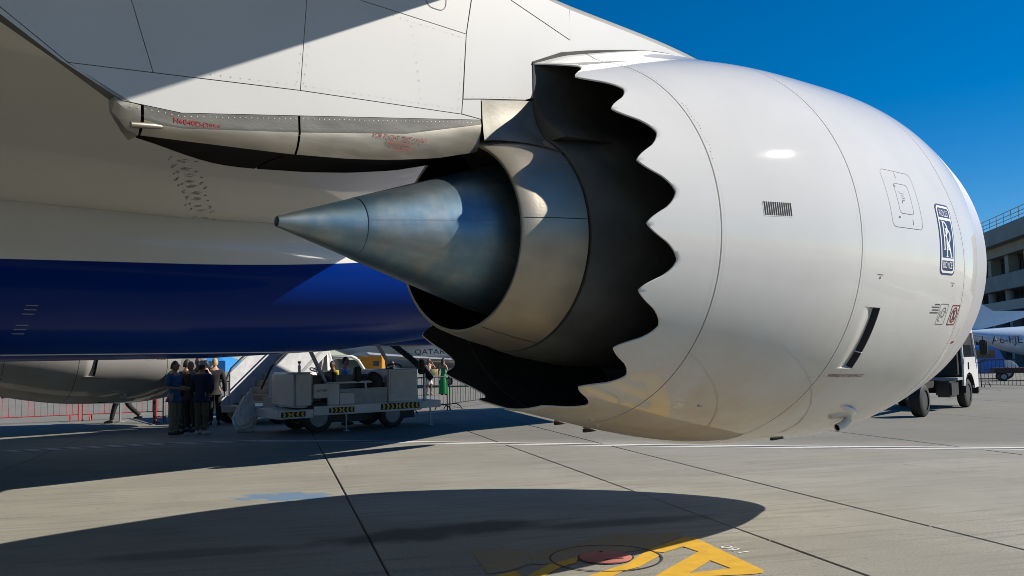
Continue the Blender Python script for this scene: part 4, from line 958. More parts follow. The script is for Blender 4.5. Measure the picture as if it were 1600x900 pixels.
# ------------------------------------------------------------------ ground vehicles and equipment
GSEW = mat("truck_white_paint", (0.47, 0.48, 0.49), 0.5, 0, 0.2, 0.12, 2.0)
GSEG = mat("galvanised_grey", (0.38, 0.38, 0.37), 0.5, 0.4, 0, 0.25, 4)
DARK = mat("dark_machinery", (0.02, 0.02, 0.022), 0.6, 0.3)
HAZY = mat("hazard_yellow", (0.55, 0.36, 0.03), 0.5)
GLASS = mat("dark_glass", (0.02, 0.025, 0.03), 0.06, spec=0.8)
def wheel(parent, c, r, w, axis_rz=0.0, rimm=GSEG, hub=.55):
    """wheel whose axle runs along local y, turned by axis_rz"""
    wh = MB(); n = 28
    prof = [(-w / 2, r * .62), (-w / 2, r * .86), (-w * .4, r * .97), (-w * .15, r), (w * .15, r), (w * .4, r * .97), (w / 2, r * .86), (w / 2, r * .62)]
    wh.loft([[(q * math.cos(2 * math.pi * k / n), y, q * math.sin(2 * math.pi * k / n)) for k in range(n)] for y, q in prof], True, False)
    o_ = wh.build("wheel", BLACK, parent, 40); o_.location = c; o_.rotation_euler = (0, 0, axis_rz)
    rm = MB(); rm.loft([[(q * math.cos(2 * math.pi * k / n), y, q * math.sin(2 * math.pi * k / n)) for k in range(n)] for y, q in ((w * .42, r * .64), (w * .34, r * .55), (w * .1, r * .42), (w * .12, r * .26), (w * .4, r * .22), (w * .42, 0.01))], True, True)
    rm.loft([[(q * math.cos(2 * math.pi * k / n), y, q * math.sin(2 * math.pi * k / n)) for k in range(n)] for y, q in ((-w * .42, r * .64), (-w * .34, r * .55), (-w * .1, r * .42), (-w * .12, r * .26), (-w * .4, r * .22), (-w * .42, 0.01))], True, True)
    rm.build("wheel_rim", rimm, o_, 40)
    bl = MB()
    for k in range(6):
        a = k * math.pi / 3
        for s in (-1, 1): bl.box((r * .33 * math.cos(a), s * w * .18, r * .33 * math.sin(a)), (.03, .05, .03))
    tag(bl.build("wheel_bolts", rimm, o_), kind='stuff')
    return o_
# white open service truck; local +x is its front, y its own left
st_yaw = R(34.4) + math.pi
tk = empty("service_truck", (-4.32, 21.54, 0), st_yaw, "white open cab service truck with black and yellow chevrons parked in the aircraft's shade", "truck")
# visible flank = local -y?  (front points left and towards the camera, the flank seen is the truck's left side, +y)
def tb(name, m, boxes, bevel=0.012, parent=tk):
    b = MB()
    for q in boxes: b.bbox(*q)
    return b.build(name, m, parent, 30, bevel)
W2 = 0.82
tb("chassis", GSEW, [(-1.85, 1.0, -W2 + .02, W2, .40, .62)])
tb("front_bumper", GSEW, [(1.0, 1.85, -W2, W2, .36, .56)])
tb("bonnet", GSEW, [(1.0, 1.46, -W2, W2 - .02, .60, 1.42)], .05); tb("side_skirt", mat("skirt_grey", (0.30, 0.31, 0.32), 0.6, var=.2), [(-.9, .35, W2 - .06, W2 - .03, .62, 1.0)], .006); tb("underbody", DARK, [(-1.8, 1.0, -W2 + .3, W2 - .3, .2, .40)]); tb("cab_side", GSEW, [(0.55, 1.0, W2 - .08, W2, .80, 1.14)], .015); tb("cab_side", GSEW, [(0.55, 1.0, -W2, -W2 + .08, .80, 1.14)], .015)
tb("door_panel", GSEW, [(0.35, 0.66, W2 - .06, W2 + .005, .62, 1.14)], .02)
tb("step_panel", GSEW, [(-.05, .36, W2 - .3, W2 - .01, .62, .92)], .02)
tb("cab_floor", DARK, [(-1.0, 1.0, -W2 + .1, W2 - .1, .62, .68)])
tb("dashboard", DARK, [(.78, 1.0, -W2 + .1, W2 - .09, .68, 1.34)])
tb("seat", DARK, [(.35, .8, -.5, .5, .9, 1.02), (.3, .4, -.5, .5, 1.0, 1.4)], .03)
tb("deck_screen", mat("hazed_panel", (0.25, 0.27, 0.28), 0.4), [(-.85, .62, -.02, .02, .68, 1.15), (-.85, .55, .0, .05, 1.15, 1.32)], .01)
tb("deck_rail", GSEW, [(-1.0, .62, W2 - .2, W2 - .16, 1.12, 1.17), (-.42, -.37, W2 - .2, W2 - .15, .62, 1.12)], .006)
tb("generator_box", GSEW, [(-1.74, -.92, -W2, W2, .62, 1.44)], .03)
tb("generator_panel", mat("panel_grey", (0.42, 0.43, 0.44), 0.5), [(-1.68, -.98, W2 - .002, W2 + .01, .70, 1.38)], .004)
tb("rear_platform", GSEW, [(-2.4, -1.85, -W2, W2, .44, .62)], .012)
b = MB(); b.ell((-.72, W2 - .25, 1.02), (.2, .16, .34), 12, 8); b.ell((-.62, W2 - .22, 1.25), (.16, .14, .14), 10, 6); b.build("hose_bundle", BLACK, tk, 60)
tb("exhaust_stack", BLACK, [(-.28, -.12, W2 - .3, W2 - .14, 1.12, 1.52)], .03); tb("mirror_head", BLACK, [(-1.98, -1.84, W2 - .2, W2 - .05, 1.28, 1.66)], .03)
tb("side_post", GSEG, [(-2.0, -1.95, W2 - .12, W2 - .06, .62, 1.3)], .005)
def chev(x0, x1, z0, z1, n):
    b = MB(); b.bbox(x0, x1, W2 - .0, W2 + .006, z0, z1); b.build("chevron_plate", BLACK, tk)
    c = MB()
    for k in range(n):
        xa = x0 + (x1 - x0) * (k + .25) / n; dx = (x1 - x0) / n * .45; s = 1 if k < n / 2 else -1; zm = (z0 + z1) / 2; q = .03
        for za, zb_ in ((z0 + .012, zm), (z1 - .012, zm)):
            c.add([(xa, W2 + .008, za), (xa + dx, W2 + .008, za), (xa + dx + s * q, W2 + .008, zb_), (xa + s * q, W2 + .008, zb_)], [(0, 1, 2, 3)])
    tag(c.build("chevron_stripe", HAZY, tk), kind='stuff')
chev(-.02, .62, .44, .57, 6); chev(-1.78, -.72, .45, .60, 9); chev(1.2, 1.78, .40, .52, 5)
b = MB(); 
for q in (-1,): b.tube([(.45, W2 - .35, .92), (.95, W2 - .5, 2.05)], .05, 8)
b.build("slanted_strut", GSEW, tk, 60)
MB().tube([(-1.25, W2 - .4, 1.4), (-.85, W2 - .5, 2.1)], .05, 8).build("slanted_strut", GSEW, tk, 60)
sw_ = MB(); sw_.tube([(.84 + .05 * math.sin(a) , W2 - .42 + .19 * math.cos(a), 1.47 + .045 * math.sin(a)) for a in [2 * math.pi * q / 20 for q in range(21)]], .014, 6, False); sw_.build("steering_wheel", GSEW, tk, 60)
MB().tube([(-1.15, W2 - .3 + .12 * math.cos(0), 1.46)] + [(-1.2 + .22 * math.cos(a), W2 - .25, 1.46 + .1 * math.sin(a)) for a in [math.pi * q / 8 for q in range(9)]], .02, 6).build("hose_loop", BLACK, tk, 60)
for x, y in ((1.06, W2 - .14), (1.06, -W2 + .14), (-1.06, W2 - .14), (-1.06, -W2 + .14)): wheel(tk, (x - .2 if x > 0 else x, y, .37 if x > 0 else .33), .37 if x > 0 else .33, .24, 0, mat('rim_dull_grey', (0.2, 0.2, 0.2), .6))
for x in (.18, -2.1): 
    b = MB(); b.tube([(x, W2 - .02, .45), (x, W2 - .02, .03)], .022, 8); b.tube([(x, W2 - .02, .03), (x, W2 - .02, .0)], .07, 10); b.build("jack_leg", GSEG, tk, 50)
v2, f2 = text2d("AF10F", .10)
MB().add([(.80 - x, W2 + .004, .97 + y) for x, y in v2], f2).build("lettering", DARKINK, tk)
bo_ = empty("drink_bottle", (-5.1, 20.64, 1.42), 0, "small green capped bottle standing on the truck's bonnet", "bottle")
b = MB(); b.loft([[(r * math.cos(2 * math.pi * k / 12), r * math.sin(2 * math.pi * k / 12), z) for k in range(12)] for z, r in ((0, .034), (.14, .036), (.18, .016), (.2, .015))]); b.build("bottle_body", mat("clear_plastic", (0.6, 0.65, 0.65), 0.2), bo_, 50)
MB().tube([(0, 0, .2), (0, 0, .26)], .035, 10).build("bottle_cap", mat("cap_green", (0.02, 0.25, 0.06), 0.5), bo_)
# corrugated black hose hanging from the aircraft to the truck
hz = [Vector(p) for p in ((-2.15, 22.6, 1.15), (-2.35, 22.7, 1.38), (-2.75, 22.9, 1.72), (-3.4, 23.2, 2.2))]
pts_, rs_ = [], []
for k in range(57):
    u = k / 56 * (len(hz) - 1); i = min(int(u), len(hz) - 2); pts_.append(hz[i].lerp(hz[i + 1], u - i)); rs_.append(.085 if k % 2 else .066)
tag(MB().tube(pts_, rs_, 12).build("corrugated_hose", BLACK, None, 20), "black corrugated air hose slanting down from the belly to the truck", "hose")

# mobile passenger stairs: foot at left, climbing away to the right
sy = R(62)
ms = empty("passenger_stairs", (-7.2, 24.0, 0), sy, "grey mobile boarding stairs climbing up behind the service truck", "stairs")
SW, RISE, RUN = 0.72, 0.19, 0.27
for k in range(14):
    z = .55 + RISE * k; x = RUN * k
    MB().bbox(x, x + RUN + .03, -SW, SW, z, z + .03).build("stair_tread", GSEG, ms); MB().bbox(x + RUN - .01, x + RUN + .008, -SW, SW, z + .03, z + RISE).build("stair_riser", mat("riser_grey", (0.30, 0.29, 0.26), 0.6, var=.2), ms)
for s in (-1, 1):
    L = 14
    b = MB(); b.loft([[(x, s * SW + dy, z + .55 + x * RISE / RUN) for dy, z in ((0, -.22), (s * .05, -.22), (s * .05, .95), (0, .95))] for x in (-.15, RUN * L)]); b.build("stair_side_panel", mat("stair_panel_white", (0.5, 0.51, 0.53), 0.5, var=.15), ms)
    MB().tube([(-.45, s * SW, .95), (-.1, s * SW + s * .02, 1.52), (RUN * L, s * SW + s * .02, 1.6 + RISE * L)], .028, 8).build("handrail", DARK, ms, 60)
    b = MB(); b.loft([[(x, s * SW + s * .06 + dy, z + .55 + x * RISE / RUN) for dy, z in ((0, .02), (s * .03, .02), (s * .03, .12), (0, .12))] for x in (-.15, RUN * L)]); b.build("stair_stringer", GSEG, ms)
    b = MB(); b.loft([[(x, s * SW * .55 + dy, z + x * RISE / RUN) for dy, z in ((0, .28), (s * .05, .28), (s * .05, .38), (0, .38))] for x in (.3, RUN * L)]); b.build("support_beam", GSEG, ms)
b = MB(); b.bbox(-.5, 4.6, -.75, .75, .32, .50); b.build("stair_chassis", GSEW, ms, 30, .012)
b = MB(); b.bbox(.6, 3.4, -.95, -.8, .42, .52); b.build("tow_rail", GSEW, ms, 30, .01)
b = MB(); b.loft([[(x, y, z) for x, z in ((-.45, .75), (.35, .75), (.75, .45), (.6, .25), (.3, .5), (-.3, .5), (-.45, .3))] for y in (-1.12, -.78)]); b.build("mudguard", GSEW, ms)
b = MB(); b.loft([[(x, y, z) for x, z in ((-.45, .75), (.35, .75), (.75, .45), (.6, .25), (.3, .5), (-.3, .5), (-.45, .3))] for y in (.78, 1.12)]); b.build("mudguard", GSEW, ms)
for x, y in ((0, -.92), (0, .92), (3.6, -.9), (3.6, .9)): wheel(ms, (x, y, .33), .33, .24)
# crumpled clear plastic bag on the ground
random.seed(11)
bm = bmesh.new(); bmesh.ops.create_icosphere(bm, subdivisions=4, radius=1)
for v in bm.verts:
    c = v.co.copy(); n_ = sum(math.sin(c.dot(Vector((random.Random(q).uniform(-6, 6), random.Random(q + 50).uniform(-6, 6), random.Random(q + 90).uniform(-6, 6)))) + q) for q in range(9)) / 9
    n2 = abs(math.sin(c.x * 11 + c.z * 7) * math.cos(c.y * 9 - c.z * 5))
    r_ = (1 + .22 * n_ + .10 * n2); z = c.z * r_
    sx = .30 * (1 - .45 * max(0, z)); v.co = Vector((c.x * r_ * sx + .10 * max(0, z) ** 2 * 1.2, c.y * r_ * sx * .8, max(-.9, z) * .38 + .342 + (.22 * max(0, z) ** 3)))
me = bpy.data.meshes.new("plastic_bag"); bm.to_mesh(me); bm.free()
PB = mat("clear_crumpled_plastic", (0.62, 0.64, 0.68), 0.18, 0, 0.5, 0.2, 9, 0.6, 14, alpha=0.85)
me.materials.append(PB); ob = bpy.data.objects.new("plastic_bag", me); COL.objects.link(ob); ob.location = (-6.55, 21.15, 0)
tag(ob, "crumpled clear plastic bag on the ground by the stairs' wheel", "plastic bag")

# crowd barriers: frame, bars, feet
def barrier(p, q, m, label, group, nb, hgt=1.08, foot=True, zb=.16):
    a = Vector((*p, 0)); b_ = Vector((*q, 0)); L = (b_ - a).length
    t = empty("crowd_barrier", a, math.atan2((b_ - a).y, (b_ - a).x), label, "barrier", group)
    fr = [(0.02, 0, 0.0), (0.02, 0, hgt - .12), (.06, 0, hgt - .03), (.14, 0, hgt), (L - .14, 0, hgt), (L - .06, 0, hgt - .03), (L - .02, 0, hgt - .12), (L - .02, 0, 0.0)]
    MB().tube(fr, .021, 8).build("barrier_frame", m, t, 50)
    MB().tube([(.02, 0, zb + .04), (L - .02, 0, zb + .04)], .015, 6).build("lower_rail", m, t)
    bar0 = None
    for k in range(nb):
        x = .02 + (L - .04) * (k + 1) / (nb + 1)
        if bar0 is None:
            bar0 = MB().tube([(0, 0, zb + .04), (0, 0, hgt)], .0085, 6, False).build("barrier_bar", m, t); bar0.location = (x, 0, 0)
        else:
            c = bar0.copy(); COL.objects.link(c); c.parent = t; c.location = (x, 0, 0)
    if foot:
        for x in (.25, L - .25):
            MB().tube([(x, -.33, .02), (x, -.26, .12), (x, -.12, .19), (x, .12, .19), (x, .26, .12), (x, .33, .02)], .019, 6).build("barrier_foot", m, t, 60)
    return t
REDP = mat("barrier_red_paint", (0.42, 0.045, 0.04), 0.5, var=.2); BLKP = mat("barrier_black_paint", (0.02, 0.02, 0.022), 0.5, var=.2); GALV = mat("barrier_galvanised", (0.35, 0.36, 0.37), 0.45, 0.5)
gr_ = "red crowd barriers beyond the opposite engine"
barrier((-18.0, 23.95), (-15.55, 25.3), REDP, "red crowd barrier at the far left edge", gr_, 14)
barrier((-15.5, 25.3), (-13.2, 26.4), REDP, "red crowd barrier behind the opposite engine with its splayed red feet", gr_, 14)
barrier((-13.15, 26.45), (-11.0, 27.3), REDP, "red crowd barrier that the striding person passes", gr_, 14)
gk = "dark crowd barriers closing off the stands"
barrier((-10.9, 27.4), (-8.9, 27.6), BLKP, "black crowd barrier left of the shaded group", gk, 13)
barrier((-3.35, 26.3), (-2.15, 28.05), BLKP, "black crowd barrier with rounded end just right of the service truck", gk, 9)
barrier((-2.1, 28.2), (-0.35, 32.6), BLKP, "long black crowd barrier running behind the scalloped nozzle", gk, 22)
barrier((-10.15, 24.6), (-9.2, 25.1), REDP, "short red hooped barrier end beside the teal polo shirt", gr_, 3)
t = empty("barrier_post", (-10.3, 24.9, 0), 0, "black upright barrier post left of the teal polo shirt", "post"); MB().tube([(0, 0, 0.02), (0, 0, 1.05)], .045, 10).build("post_shaft", BLKP, t); MB().tube([(0, 0, 0), (0, 0, .03)], .16, 16).build("post_base", BLKP, t)
t = empty("barrier_post", (-11.6, 25.6, 0), 0, "thin galvanised post beside the striding person", "post"); MB().tube([(0, 0, 0.02), (0, 0, .98)], .035, 10).build("post_shaft", GALV, t); MB().tube([(0, 0, 0), (0, 0, .03)], .14, 16).build("post_base", GALV, t)
gf = "black barriers at the right edge beyond the truck"
bp0 = [(15.2, 40.6), (17.3, 38.3), (19.35, 36.05), (21.4, 33.8), (23.4, 31.6)]
lbs = ["black barrier hidden mostly behind the engine's inlet", "black barrier just behind the truck's cab", "black barrier at the right edge below the registration letters", "black barrier running out of the picture at the right"]
for k in range(4): barrier(bp0[k], (bp0[k + 1][0] - .05, bp0[k + 1][1] + .05), BLKP, lbs[k], gf, 19, 1.12, True, .06)

# white cab truck at right, no load body on its frame; local +x forward
tr = empty("cab_truck", (10.7, 23.5, 0), math.atan2(24.48 - 21.44, 12.69 - 10.0), "white flat fronted cab truck with a bare black chassis behind the engine inlet", "truck")
TW = mat("cab_white_paint", (0.72, 0.72, 0.71), 0.3, 0, 0.5, 0.05)
YW = 0.98
prof = [(1.45, .62), (1.50, 1.18), (1.62, 1.38), (1.72, 1.40), (2.86, 1.40), (2.92, 1.30), (2.93, .55), (2.5, .52), (2.45, .74), (2.28, .92), (2.02, .98), (1.76, .92), (1.6, .74), (1.56, .62)]
for s in (-1, 1): MB().loft([[(x, y, z) for x, z in prof] for y in (s * YW, s * (YW - .05))]).build("door", TW, tr)
b = MB(); b.loft([[(x, y, z) for x, z in ((1.45, .60), (1.45, 1.9), (1.52, 2.16), (1.75, 2.22), (2.55, 2.2), (2.68, 2.1), (2.90, 1.36), (2.94, .9), (2.9, .5), (2.6, .5), (2.5, .9), (2.02, 1.0), (1.6, .8))] for y in (-YW + .055, YW - .055)]); b.build("cab_interior", DARK, tr)
b = MB(); b.loft([[(x, y, z) for x, z in ((1.44, 2.05), (1.5, 2.2), (1.75, 2.26), (2.56, 2.24), (2.7, 2.14), (2.66, 2.08), (1.52, 2.1))] for y in (-YW + .02, YW - .02)]); b.build("cab_roof", TW, tr)
for s in (-1, 1):
    for p_, q_ in (((1.5, 1.35), (1.5, 2.15)), ((2.88, 1.38), (2.62, 2.14))):
        MB().tube([(p_[0], s * (YW - .03), p_[1]), (q_[0], s * (YW - .05), q_[1])], .038, 8).build("cab_pillar", TW, tr)
    MB().add([(1.55, s * (YW - .05), 1.38), (2.82, s * (YW - .05), 1.38), (2.6, s * (YW - .06), 2.1), (1.56, s * (YW - .06), 2.1)], [(0, 1, 2, 3)]).build("side_window", GLASS, tr)
    MB().tube([(2.85, s * (YW - .02), 2.0), (3.0, s * (YW + .16), 1.98), (3.0, s * (YW + .18), 1.25), (2.88, s * (YW), 1.22)], .016, 6).build("mirror_arm", BLACK, tr)
    MB().box((3.0, s * (YW + .17), 1.66), (.09, .2, .42)).build("mirror", BLACK, tr, 30, .03)
    MB().box((1.95, s * (YW + .012), 1.16), (.055, .02, .20)).build("door_slot", BLACK, tr, 0, .006)
    MB().box((2.93, s * (YW - .12), .72), (.05, .2, .16)).build("corner_lamp", mat("lamp_orange", (0.6, 0.2, 0.03), 0.3), tr, 0, .01)
MB().add([(2.93, -YW + .1, 1.36), (2.93, YW - .1, 1.36), (2.70, YW - .14, 2.1), (2.70, -YW + .14, 2.1)], [(0, 1, 2, 3)]).build("windscreen", GLASS, tr)
MB().bbox(2.90, 2.97, -YW, YW, .5, 1.36).build("front_panel", TW, tr, 0, .02); MB().bbox(2.86, 3.02, -YW, YW, .34, .56).build("front_bumper", BLACK, tr, 0, .03)
for s in (-.35, .35): MB().bbox(-3.4, 2.6, s - .05, s + .05, .55, .78).build("frame_rail", BLACK, tr)
MB().bbox(.9, 1.42, -YW + .02, YW - .02, .78, .86).build("frame_step", GSEG, tr, 0, .01)
MB().bbox(1.2, 1.42, -YW + .1, YW - .1, .9, 1.55).build("intake_box", DARK, tr, 0, .03)
b = MB(); b.bbox(.35, 1.1, -YW + .05, -YW + .45, .35, .78); b.build("fuel_tank", mat("tank_black", (0.03, 0.03, 0.032), 0.25, 0.3), tr, 0, .05)
b = MB(); b.bbox(.35, 1.1, YW - .45, YW - .05, .35, .78); b.build("battery_box", mat("tank_black", (0.03, 0.03, 0.032), 0.25, 0.3), tr, 0, .05)
for x in (2.02, -2.03):
    for s in (-1, 1): wheel(tr, (x, s * (YW - .16), .40), .40, .24 if x > 0 else .3, 0, mat('rim_dark', (0.06, 0.06, 0.06), .5, .4))
for s in (-1, 1): MB().loft([[(2.02 + .5 * math.cos(a), y, .42 + .5 * math.sin(a)) for a in [math.pi * k / 10 for k in range(11)]] for y in (s * (YW - .35), s * (YW + .01))], False, False).build("wheel_arch", BLACK, tr)

# small things beyond the truck at the right edge
bv = empty("airport_van", (24.75, 45.4, 0), R(-25), "bright blue small airport van with a white nose beyond the right fence", "van")
BVB = mat("van_blue_paint", (0.02, 0.16, 0.55), 0.35, 0, .4)
MB().loft([[(x, y, z) for x, z in ((-1.6, .3), (-1.6, 1.5), (-1.4, 1.62), (.3, 1.62), (.55, 1.5), (.75, 1.0), (.75, .3))] for y in (-.7, .7)]).build("van_body", BVB, bv, 0, .05)
MB().loft([[(x, y, z) for x, z in ((.75, .3), (.75, 1.02), (1.1, .92), (1.35, .7), (1.38, .3))] for y in (-.68, .68)]).build("van_bonnet", TW, bv, 0, .05)
for s in (-1, 1): MB().box((-.1, s * .705, 1.28), (.9, .012, .4)).build("van_window", GLASS, bv)
for x in (-1.0, .85):
    for s in (-1, 1): wheel(bv, (x, s * .62, .3), .3, .18)
bc = empty("baggage_cart", (24.6, 42.0, 0), R(-20), "low dark red flat baggage cart beyond the right fence", "cart")
MB().bbox(-1.3, 1.3, -.6, .6, .38, .62).build("cart_deck", mat("cart_dark_red", (0.05, 0.015, 0.015), 0.6), bc, 0, .02); MB().tube([(1.3, 0, .45), (2.1, 0, .2)], .03, 8).build("tow_bar", DARK, bc)
for x in (-.9, .9):
    for s in (-1, 1): wheel(bc, (x, s * .5, .2), .2, .12)

# business jet with its tail to the left, registration on the rear fuselage; local +x = nose
JB = mat("jet_pale_blue", (0.50, 0.62, 0.78), 0.3, 0.1, 0.6, .06)
def small_jet(name_label, loc, rz, r, L, m, reg, regsize, regx, regz, nac=True):
    t = empty("business_jet", loc, rz, name_label, "jet")
    zc = 1.92 * r / 1.05
    sec = []
    for x, s_, dz in ((-L * .5, .06, .75), (-L * .46, .2, .62), (-L * .4, .42, .42), (-L * .32, .7, .2), (-L * .24, .9, .06), (-L * .15, 1, 0), (L * .2, 1, 0), (L * .34, .96, -.02), (L * .42, .8, -.12), (L * .47, .5, -.3), (L * .5, .1, -.45)):
        sec.append([(x, r * s_ * math.cos(2 * math.pi * k / 28), zc + dz * r + r * s_ * math.sin(2 * math.pi * k / 28)) for k in range(28)])
    MB().loft(sec).build("jet_fuselage", m, t, 50)
    for s in (-1, 1):
        MB().loft([[(x0 + dx * c_, s * y, zc - r * .72 + s2 + .07 * y) for dx, s2 in ((0, 0), (.15, .11), (.5, .14), (1, 0), (.5, -.08), (.15, -.08))] for x0, c_, y in ((1.6, -3.8, r * .5), (-1.2, -2.0, 4.2), (-3.6, -.9, 8.2))]).build("jet_wing", m, t, 40)
        if nac:
            e_ = MB().loft([[(x, s * (r + .62) + q * math.cos(2 * math.pi * k / 24), zc + r * .62 + q * math.sin(2 * math.pi * k / 24)) for k in range(24)] for x, q in ((-5.2, .36), (-4.2, .52), (-3.0, .60), (-1.9, .56), (-1.75, .48), (-2.3, .44))], True, True).build("jet_engine", m, t, 50)
            MB().bbox(-4.6, -2.4, s * (r * .75), s * (r + .2), zc + r * .5, zc + r * .66).build("engine_stub", m, t)
    fin = [(-1.5, 3.86), (-6.0, 3.95), (-6.6, 4.33), (-9.2, 7.4), (-10.8, 7.6), (-9.4, 3.0), (-7.0, 2.75), (-5.2, 3.15), (-3.6, 3.6), (-1.5, 3.76)] if not nac else [(-L * .20, zc + r * .95), (-L * .27, zc + r * 1.12), (-L * .34, zc + r * 1.5), (-L * .43, zc + r * 3.6), (-L * .53, zc + r * 3.7), (-L * .49, zc + r * 1.0), (-L * .4, zc + r * .8)]
    MB().loft([[(x, y, z) for x, z in fin] for y in (-.09, .09)]).build("jet_fin", m, t)
    for s in (-1, 1): MB().loft([[(x0 + dx * c_, s * y, (zc + r * 3.62 if nac else 7.4) + s2) for dx, s2 in ((0, 0), (.3, .07), (1, 0), (.3, -.06))] for x0, c_, y in ((-L * .44, -1.9, .05), (-L * .49, -1.0, 2.6))]).build("jet_tailplane", m, t)
    for x in (L * .36, -1.0):
        for s in ((0,) if x > 0 else (-1, 1)):
            MB().tube([(x, s * 1.2, zc - r * .8), (x, s * 1.2, .25)], .05, 8).build("gear_leg", GSEG, t); wheel(t, (x, s * 1.2, .25), .25, .18)
    for k in range(6): MB().ell((L * .27 - k * 1.05, -r * .97, zc + r * .28), (.2, .05, .16), 12, 8).build("cabin_window", GLASS, t)
    if reg:
        v2, f2 = text2d(reg, regsize, align='LEFT'); 
        MB().add([(regx + x, -math.sqrt(max(.01, (r * 1.012) ** 2 - (regz + y - zc) ** 2)), regz + y) for x, y in v2], f2).build("registration", mat("reg_brown", (0.10, 0.045, 0.035), 0.5), t)
    return t
small_jet("pale blue business jet with registration letters behind the white cab truck", (37.1, 56.0, 0), R(0), 1.05, 17.5, JB, "A6-PJE", .72, -6.75, 2.05, False)
q = small_jet("silver grey executive jet parked in the sun beyond the long black barrier", (-3.0, 51.0, 0), R(-4), 1.22, 19.0, mat("jet_silver", (0.42, 0.43, 0.44), 0.3, 0.1, .6, .05), None, 0, 0, 0, True)
v2, f2 = text2d("QATAR", .42, sx=1.25)
MB().add([(-1.75 + x, -math.sqrt((1.22 * 1.012) ** 2 - (2.02 + y - 2.231) ** 2), 2.02 + y) for x, y in v2], f2).build("airline_lettering", mat("letter_dark", (0.03, 0.03, 0.035), .5), q)

# equipment behind the service truck
gp_ = empty("power_unit", (-4.95, 30.2, 0), R(5), "orange yellow ground power unit standing behind the service truck", "generator")
MB().bbox(-.42, .42, -.8, .8, .35, 1.78).build("unit_housing", mat("unit_orange", (0.50, 0.24, 0.02), 0.5, var=.15), gp_, 0, .03)
MB().bbox(.12, .32, -.806, -.8, 1.45, 1.62).build("unit_label", DARKINK, gp_); MB().bbox(-.36, .0, -.808, -.8, .6, 1.1).build("unit_grille", DARK, gp_)
for x in (-.3, .3):
    for s in (-1, 1): wheel(gp_, (x, s * .6, .2), .2, .14, R(90))
vn = empty("crew_van", (-6.35, 28.7, 0), R(8), "white crew van with a rounded window frame behind the service truck", "van")
VP = [(-1.5, .35), (-1.5, 1.7), (-1.3, 1.84), (1.0, 1.84), (1.25, 1.72), (1.6, 1.15), (1.95, 1.0), (2.0, .35)]
for s in (-1, 1):
    MB().loft([[(x, y, z) for x, z in ((-1.5, .35), (-1.5, 1.12), (1.6, 1.12), (1.95, 1.0), (2.0, .35))] for y in (s * .8, s * .76)]).build("van_side", TW, vn)
    MB().tube([(.35, s * .79, 1.12), (.35, s * .77, 1.6), (.45, s * .76, 1.76), (1.0, s * .76, 1.78), (1.22, s * .76, 1.66), (1.55, s * .78, 1.12)], .05, 8).build("window_frame", TW, vn, 60)
    MB().add([(.4, s * .77, 1.14), (1.5, s * .77, 1.14), (1.2, s * .76, 1.66), (.5, s * .76, 1.72)], [(0, 1, 2, 3)]).build("van_window", mat("clear_green_glass", (0.10, 0.14, 0.13), 0.08), vn)
MB().loft([[(x, y, z) for x, z in ((-1.5, 1.12), (-1.5, 1.7), (-1.3, 1.84), (.35, 1.84), (.35, 1.12))] for y in (-.79, .79)]).build("van_rear_body", TW, vn, 0, .04)
MB().bbox(.3, 1.0, -.76, .76, 1.78, 1.84).build("van_roof", TW, vn, 0, .02); MB().bbox(1.5, 2.0, -.78, .78, .4, 1.08).build("van_bonnet", TW, vn, 0, .04)
for x in (-1.0, 1.3):
    for s in (-1, 1): wheel(vn, (x, s * .7, .3), .3, .18)
um = empty("folded_parasol", (-5.75, 26.6, 0), 0, "closed white parasol standing behind the truck's cab", "parasol")
MB().tube([(0, 0, 0), (0, 0, 2.3)], .025, 8).build("parasol_pole", GSEG, um); b = MB(); n = 16
b.loft([[(r_ * (1 + .3 * (k % 2)) * math.cos(2 * math.pi * k / n), r_ * (1 + .3 * (k % 2)) * math.sin(2 * math.pi * k / n), z) for k in range(n)] for z, r_ in ((1.35, .20), (1.6, .17), (1.9, .10), (2.25, .03))]); b.build("parasol_cloth", whitec, um)
tn = empty("blue_canopy", (-16.9, 46.0, 0), R(6), "sky blue market canopy far behind the shaded group", "canopy")
b = MB(); b.loft([[(x * s_, y * s_, z) for x, y in ((-2, -2), (2, -2), (2, 2), (-2, 2))] for z, s_ in ((1.2, 1.0), (1.75, 1.0), (2.6, .1))]); b.build("canopy_cloth", mat("canopy_blue", (0.03, 0.25, 0.62), 0.6), tn)
for x in (-1.9, 1.9):
    for y in (-1.9, 1.9): MB().tube([(x, y, 0), (x, y, 1.3)], .04, 8).build("canopy_post", GSEG, tn)

# ------------------------------------------------------------------ terminal building at right; local x runs along the facade towards the camera
ba = math.atan2(-9.0, -1.9)
bd_ = empty("terminal_building", (50.6, 93.0, 0), ba, "concrete terminal building with roof railing and shop sign at the right edge", "building")
CB = mat("building_concrete", (0.30, 0.28, 0.25), 0.8, var=.15, scale=.6, bump=.1); CBB = mat("building_beige", (0.36, 0.30, 0.22), 0.8, var=.12, scale=.8); CBD = mat("building_dark_recess", (0.05, 0.048, 0.045), .8); WG = mat("window_glass", (0.03, 0.05, 0.07), .08, spec=.8)
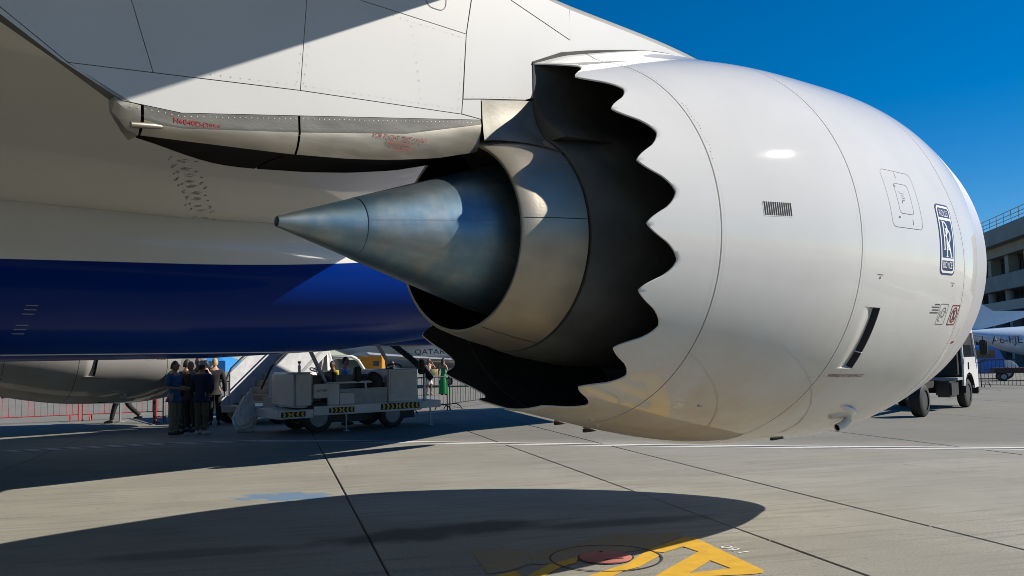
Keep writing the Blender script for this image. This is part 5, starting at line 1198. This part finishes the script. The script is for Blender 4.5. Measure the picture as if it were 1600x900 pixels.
# the facade faces local -y (towards the apron)
X0, X1 = -12, 34
def bb(name, m, *q, bevel=0): return MB().bbox(*q).build(name, m, bd_, 0, bevel)
bb("roof_slab", CB, X0, X1, -2.0, 20, 11.35, 12.9, bevel=.03); bb("eaves_band", CBB, X0 + .2, X1 - .2, -1.0, 20, 10.4, 11.347)
bb("storey_wall", CBD, X0 + .4, X1 - .4, .9, 20, 8.5, 10.397); bb("balcony_slab", CB, X0, X1, -1.4, 20, 7.0, 8.497, bevel=.03); bb("storey_wall", CBD, X0 + .4, X1 - .4, .9, 20, 5.9, 6.997)
bb("canopy_band", mat("band_grey_metal", (0.22, 0.23, 0.24), .5, .3), X0, X1, -1.6, 20, 5.0, 5.897); bb("storey_wall", CBD, X0 + .4, X1 - .4, 1.2, 20, 0, 4.997)
for k in range(9):
    x = X0 + 2 + k * 5.0
    MB().tube([(x, -.4, 5.9), (x, -.4, 7.0)], .45, 16, False).build("column", CB, bd_, 60); bb("pier", CBB, x - .5, x + .5, -.6, .3, 8.498, 10.4); bb("column_base", CB, x - .35, x + .35, -.5, .2, 0, 4.998)
    for j in range(2):
        xa = x + .75 + j * 1.9
        bb("window", WG, xa, xa + 1.6, .84, .897, 6.02, 6.9); bb("window", WG, xa, xa + 1.6, .84, .897, 8.9, 10.1); bb("window", WG, xa, xa + 1.6, 1.14, 1.197, .6, 4.2)
for zz in (13.25, 13.6, 14.0): MB().tube([(X0 + .2, -1.8, zz), (X1 - .2, -1.8, zz)], .035, 6).build("roof_rail", GSEG, bd_)
for k in range(24): MB().tube([(X0 + .3 + k * 1.95, -1.8, 12.9), (X0 + .3 + k * 1.95, -1.8, 14.0)], .03, 6).build("rail_post", GSEG, bd_)
sg = empty("shop_sign", (47.15, 80.8, 5.15), ba, "white shop sign with dark lettering on the terminal's lower band", "sign")
MB().bbox(-3.9, 3.9, -.1, .02, -.1, .85).build("sign_board", mat("sign_white", (0.6, 0.6, 0.6), .5), sg)
v2, f2 = text2d("RAZ Group", .62, sx=2.3); MB().add([(x, -.106, .36 + y) for x, y in v2], f2).build("sign_lettering", mat("sign_ink", (0.02, 0.02, 0.05), .5), sg)
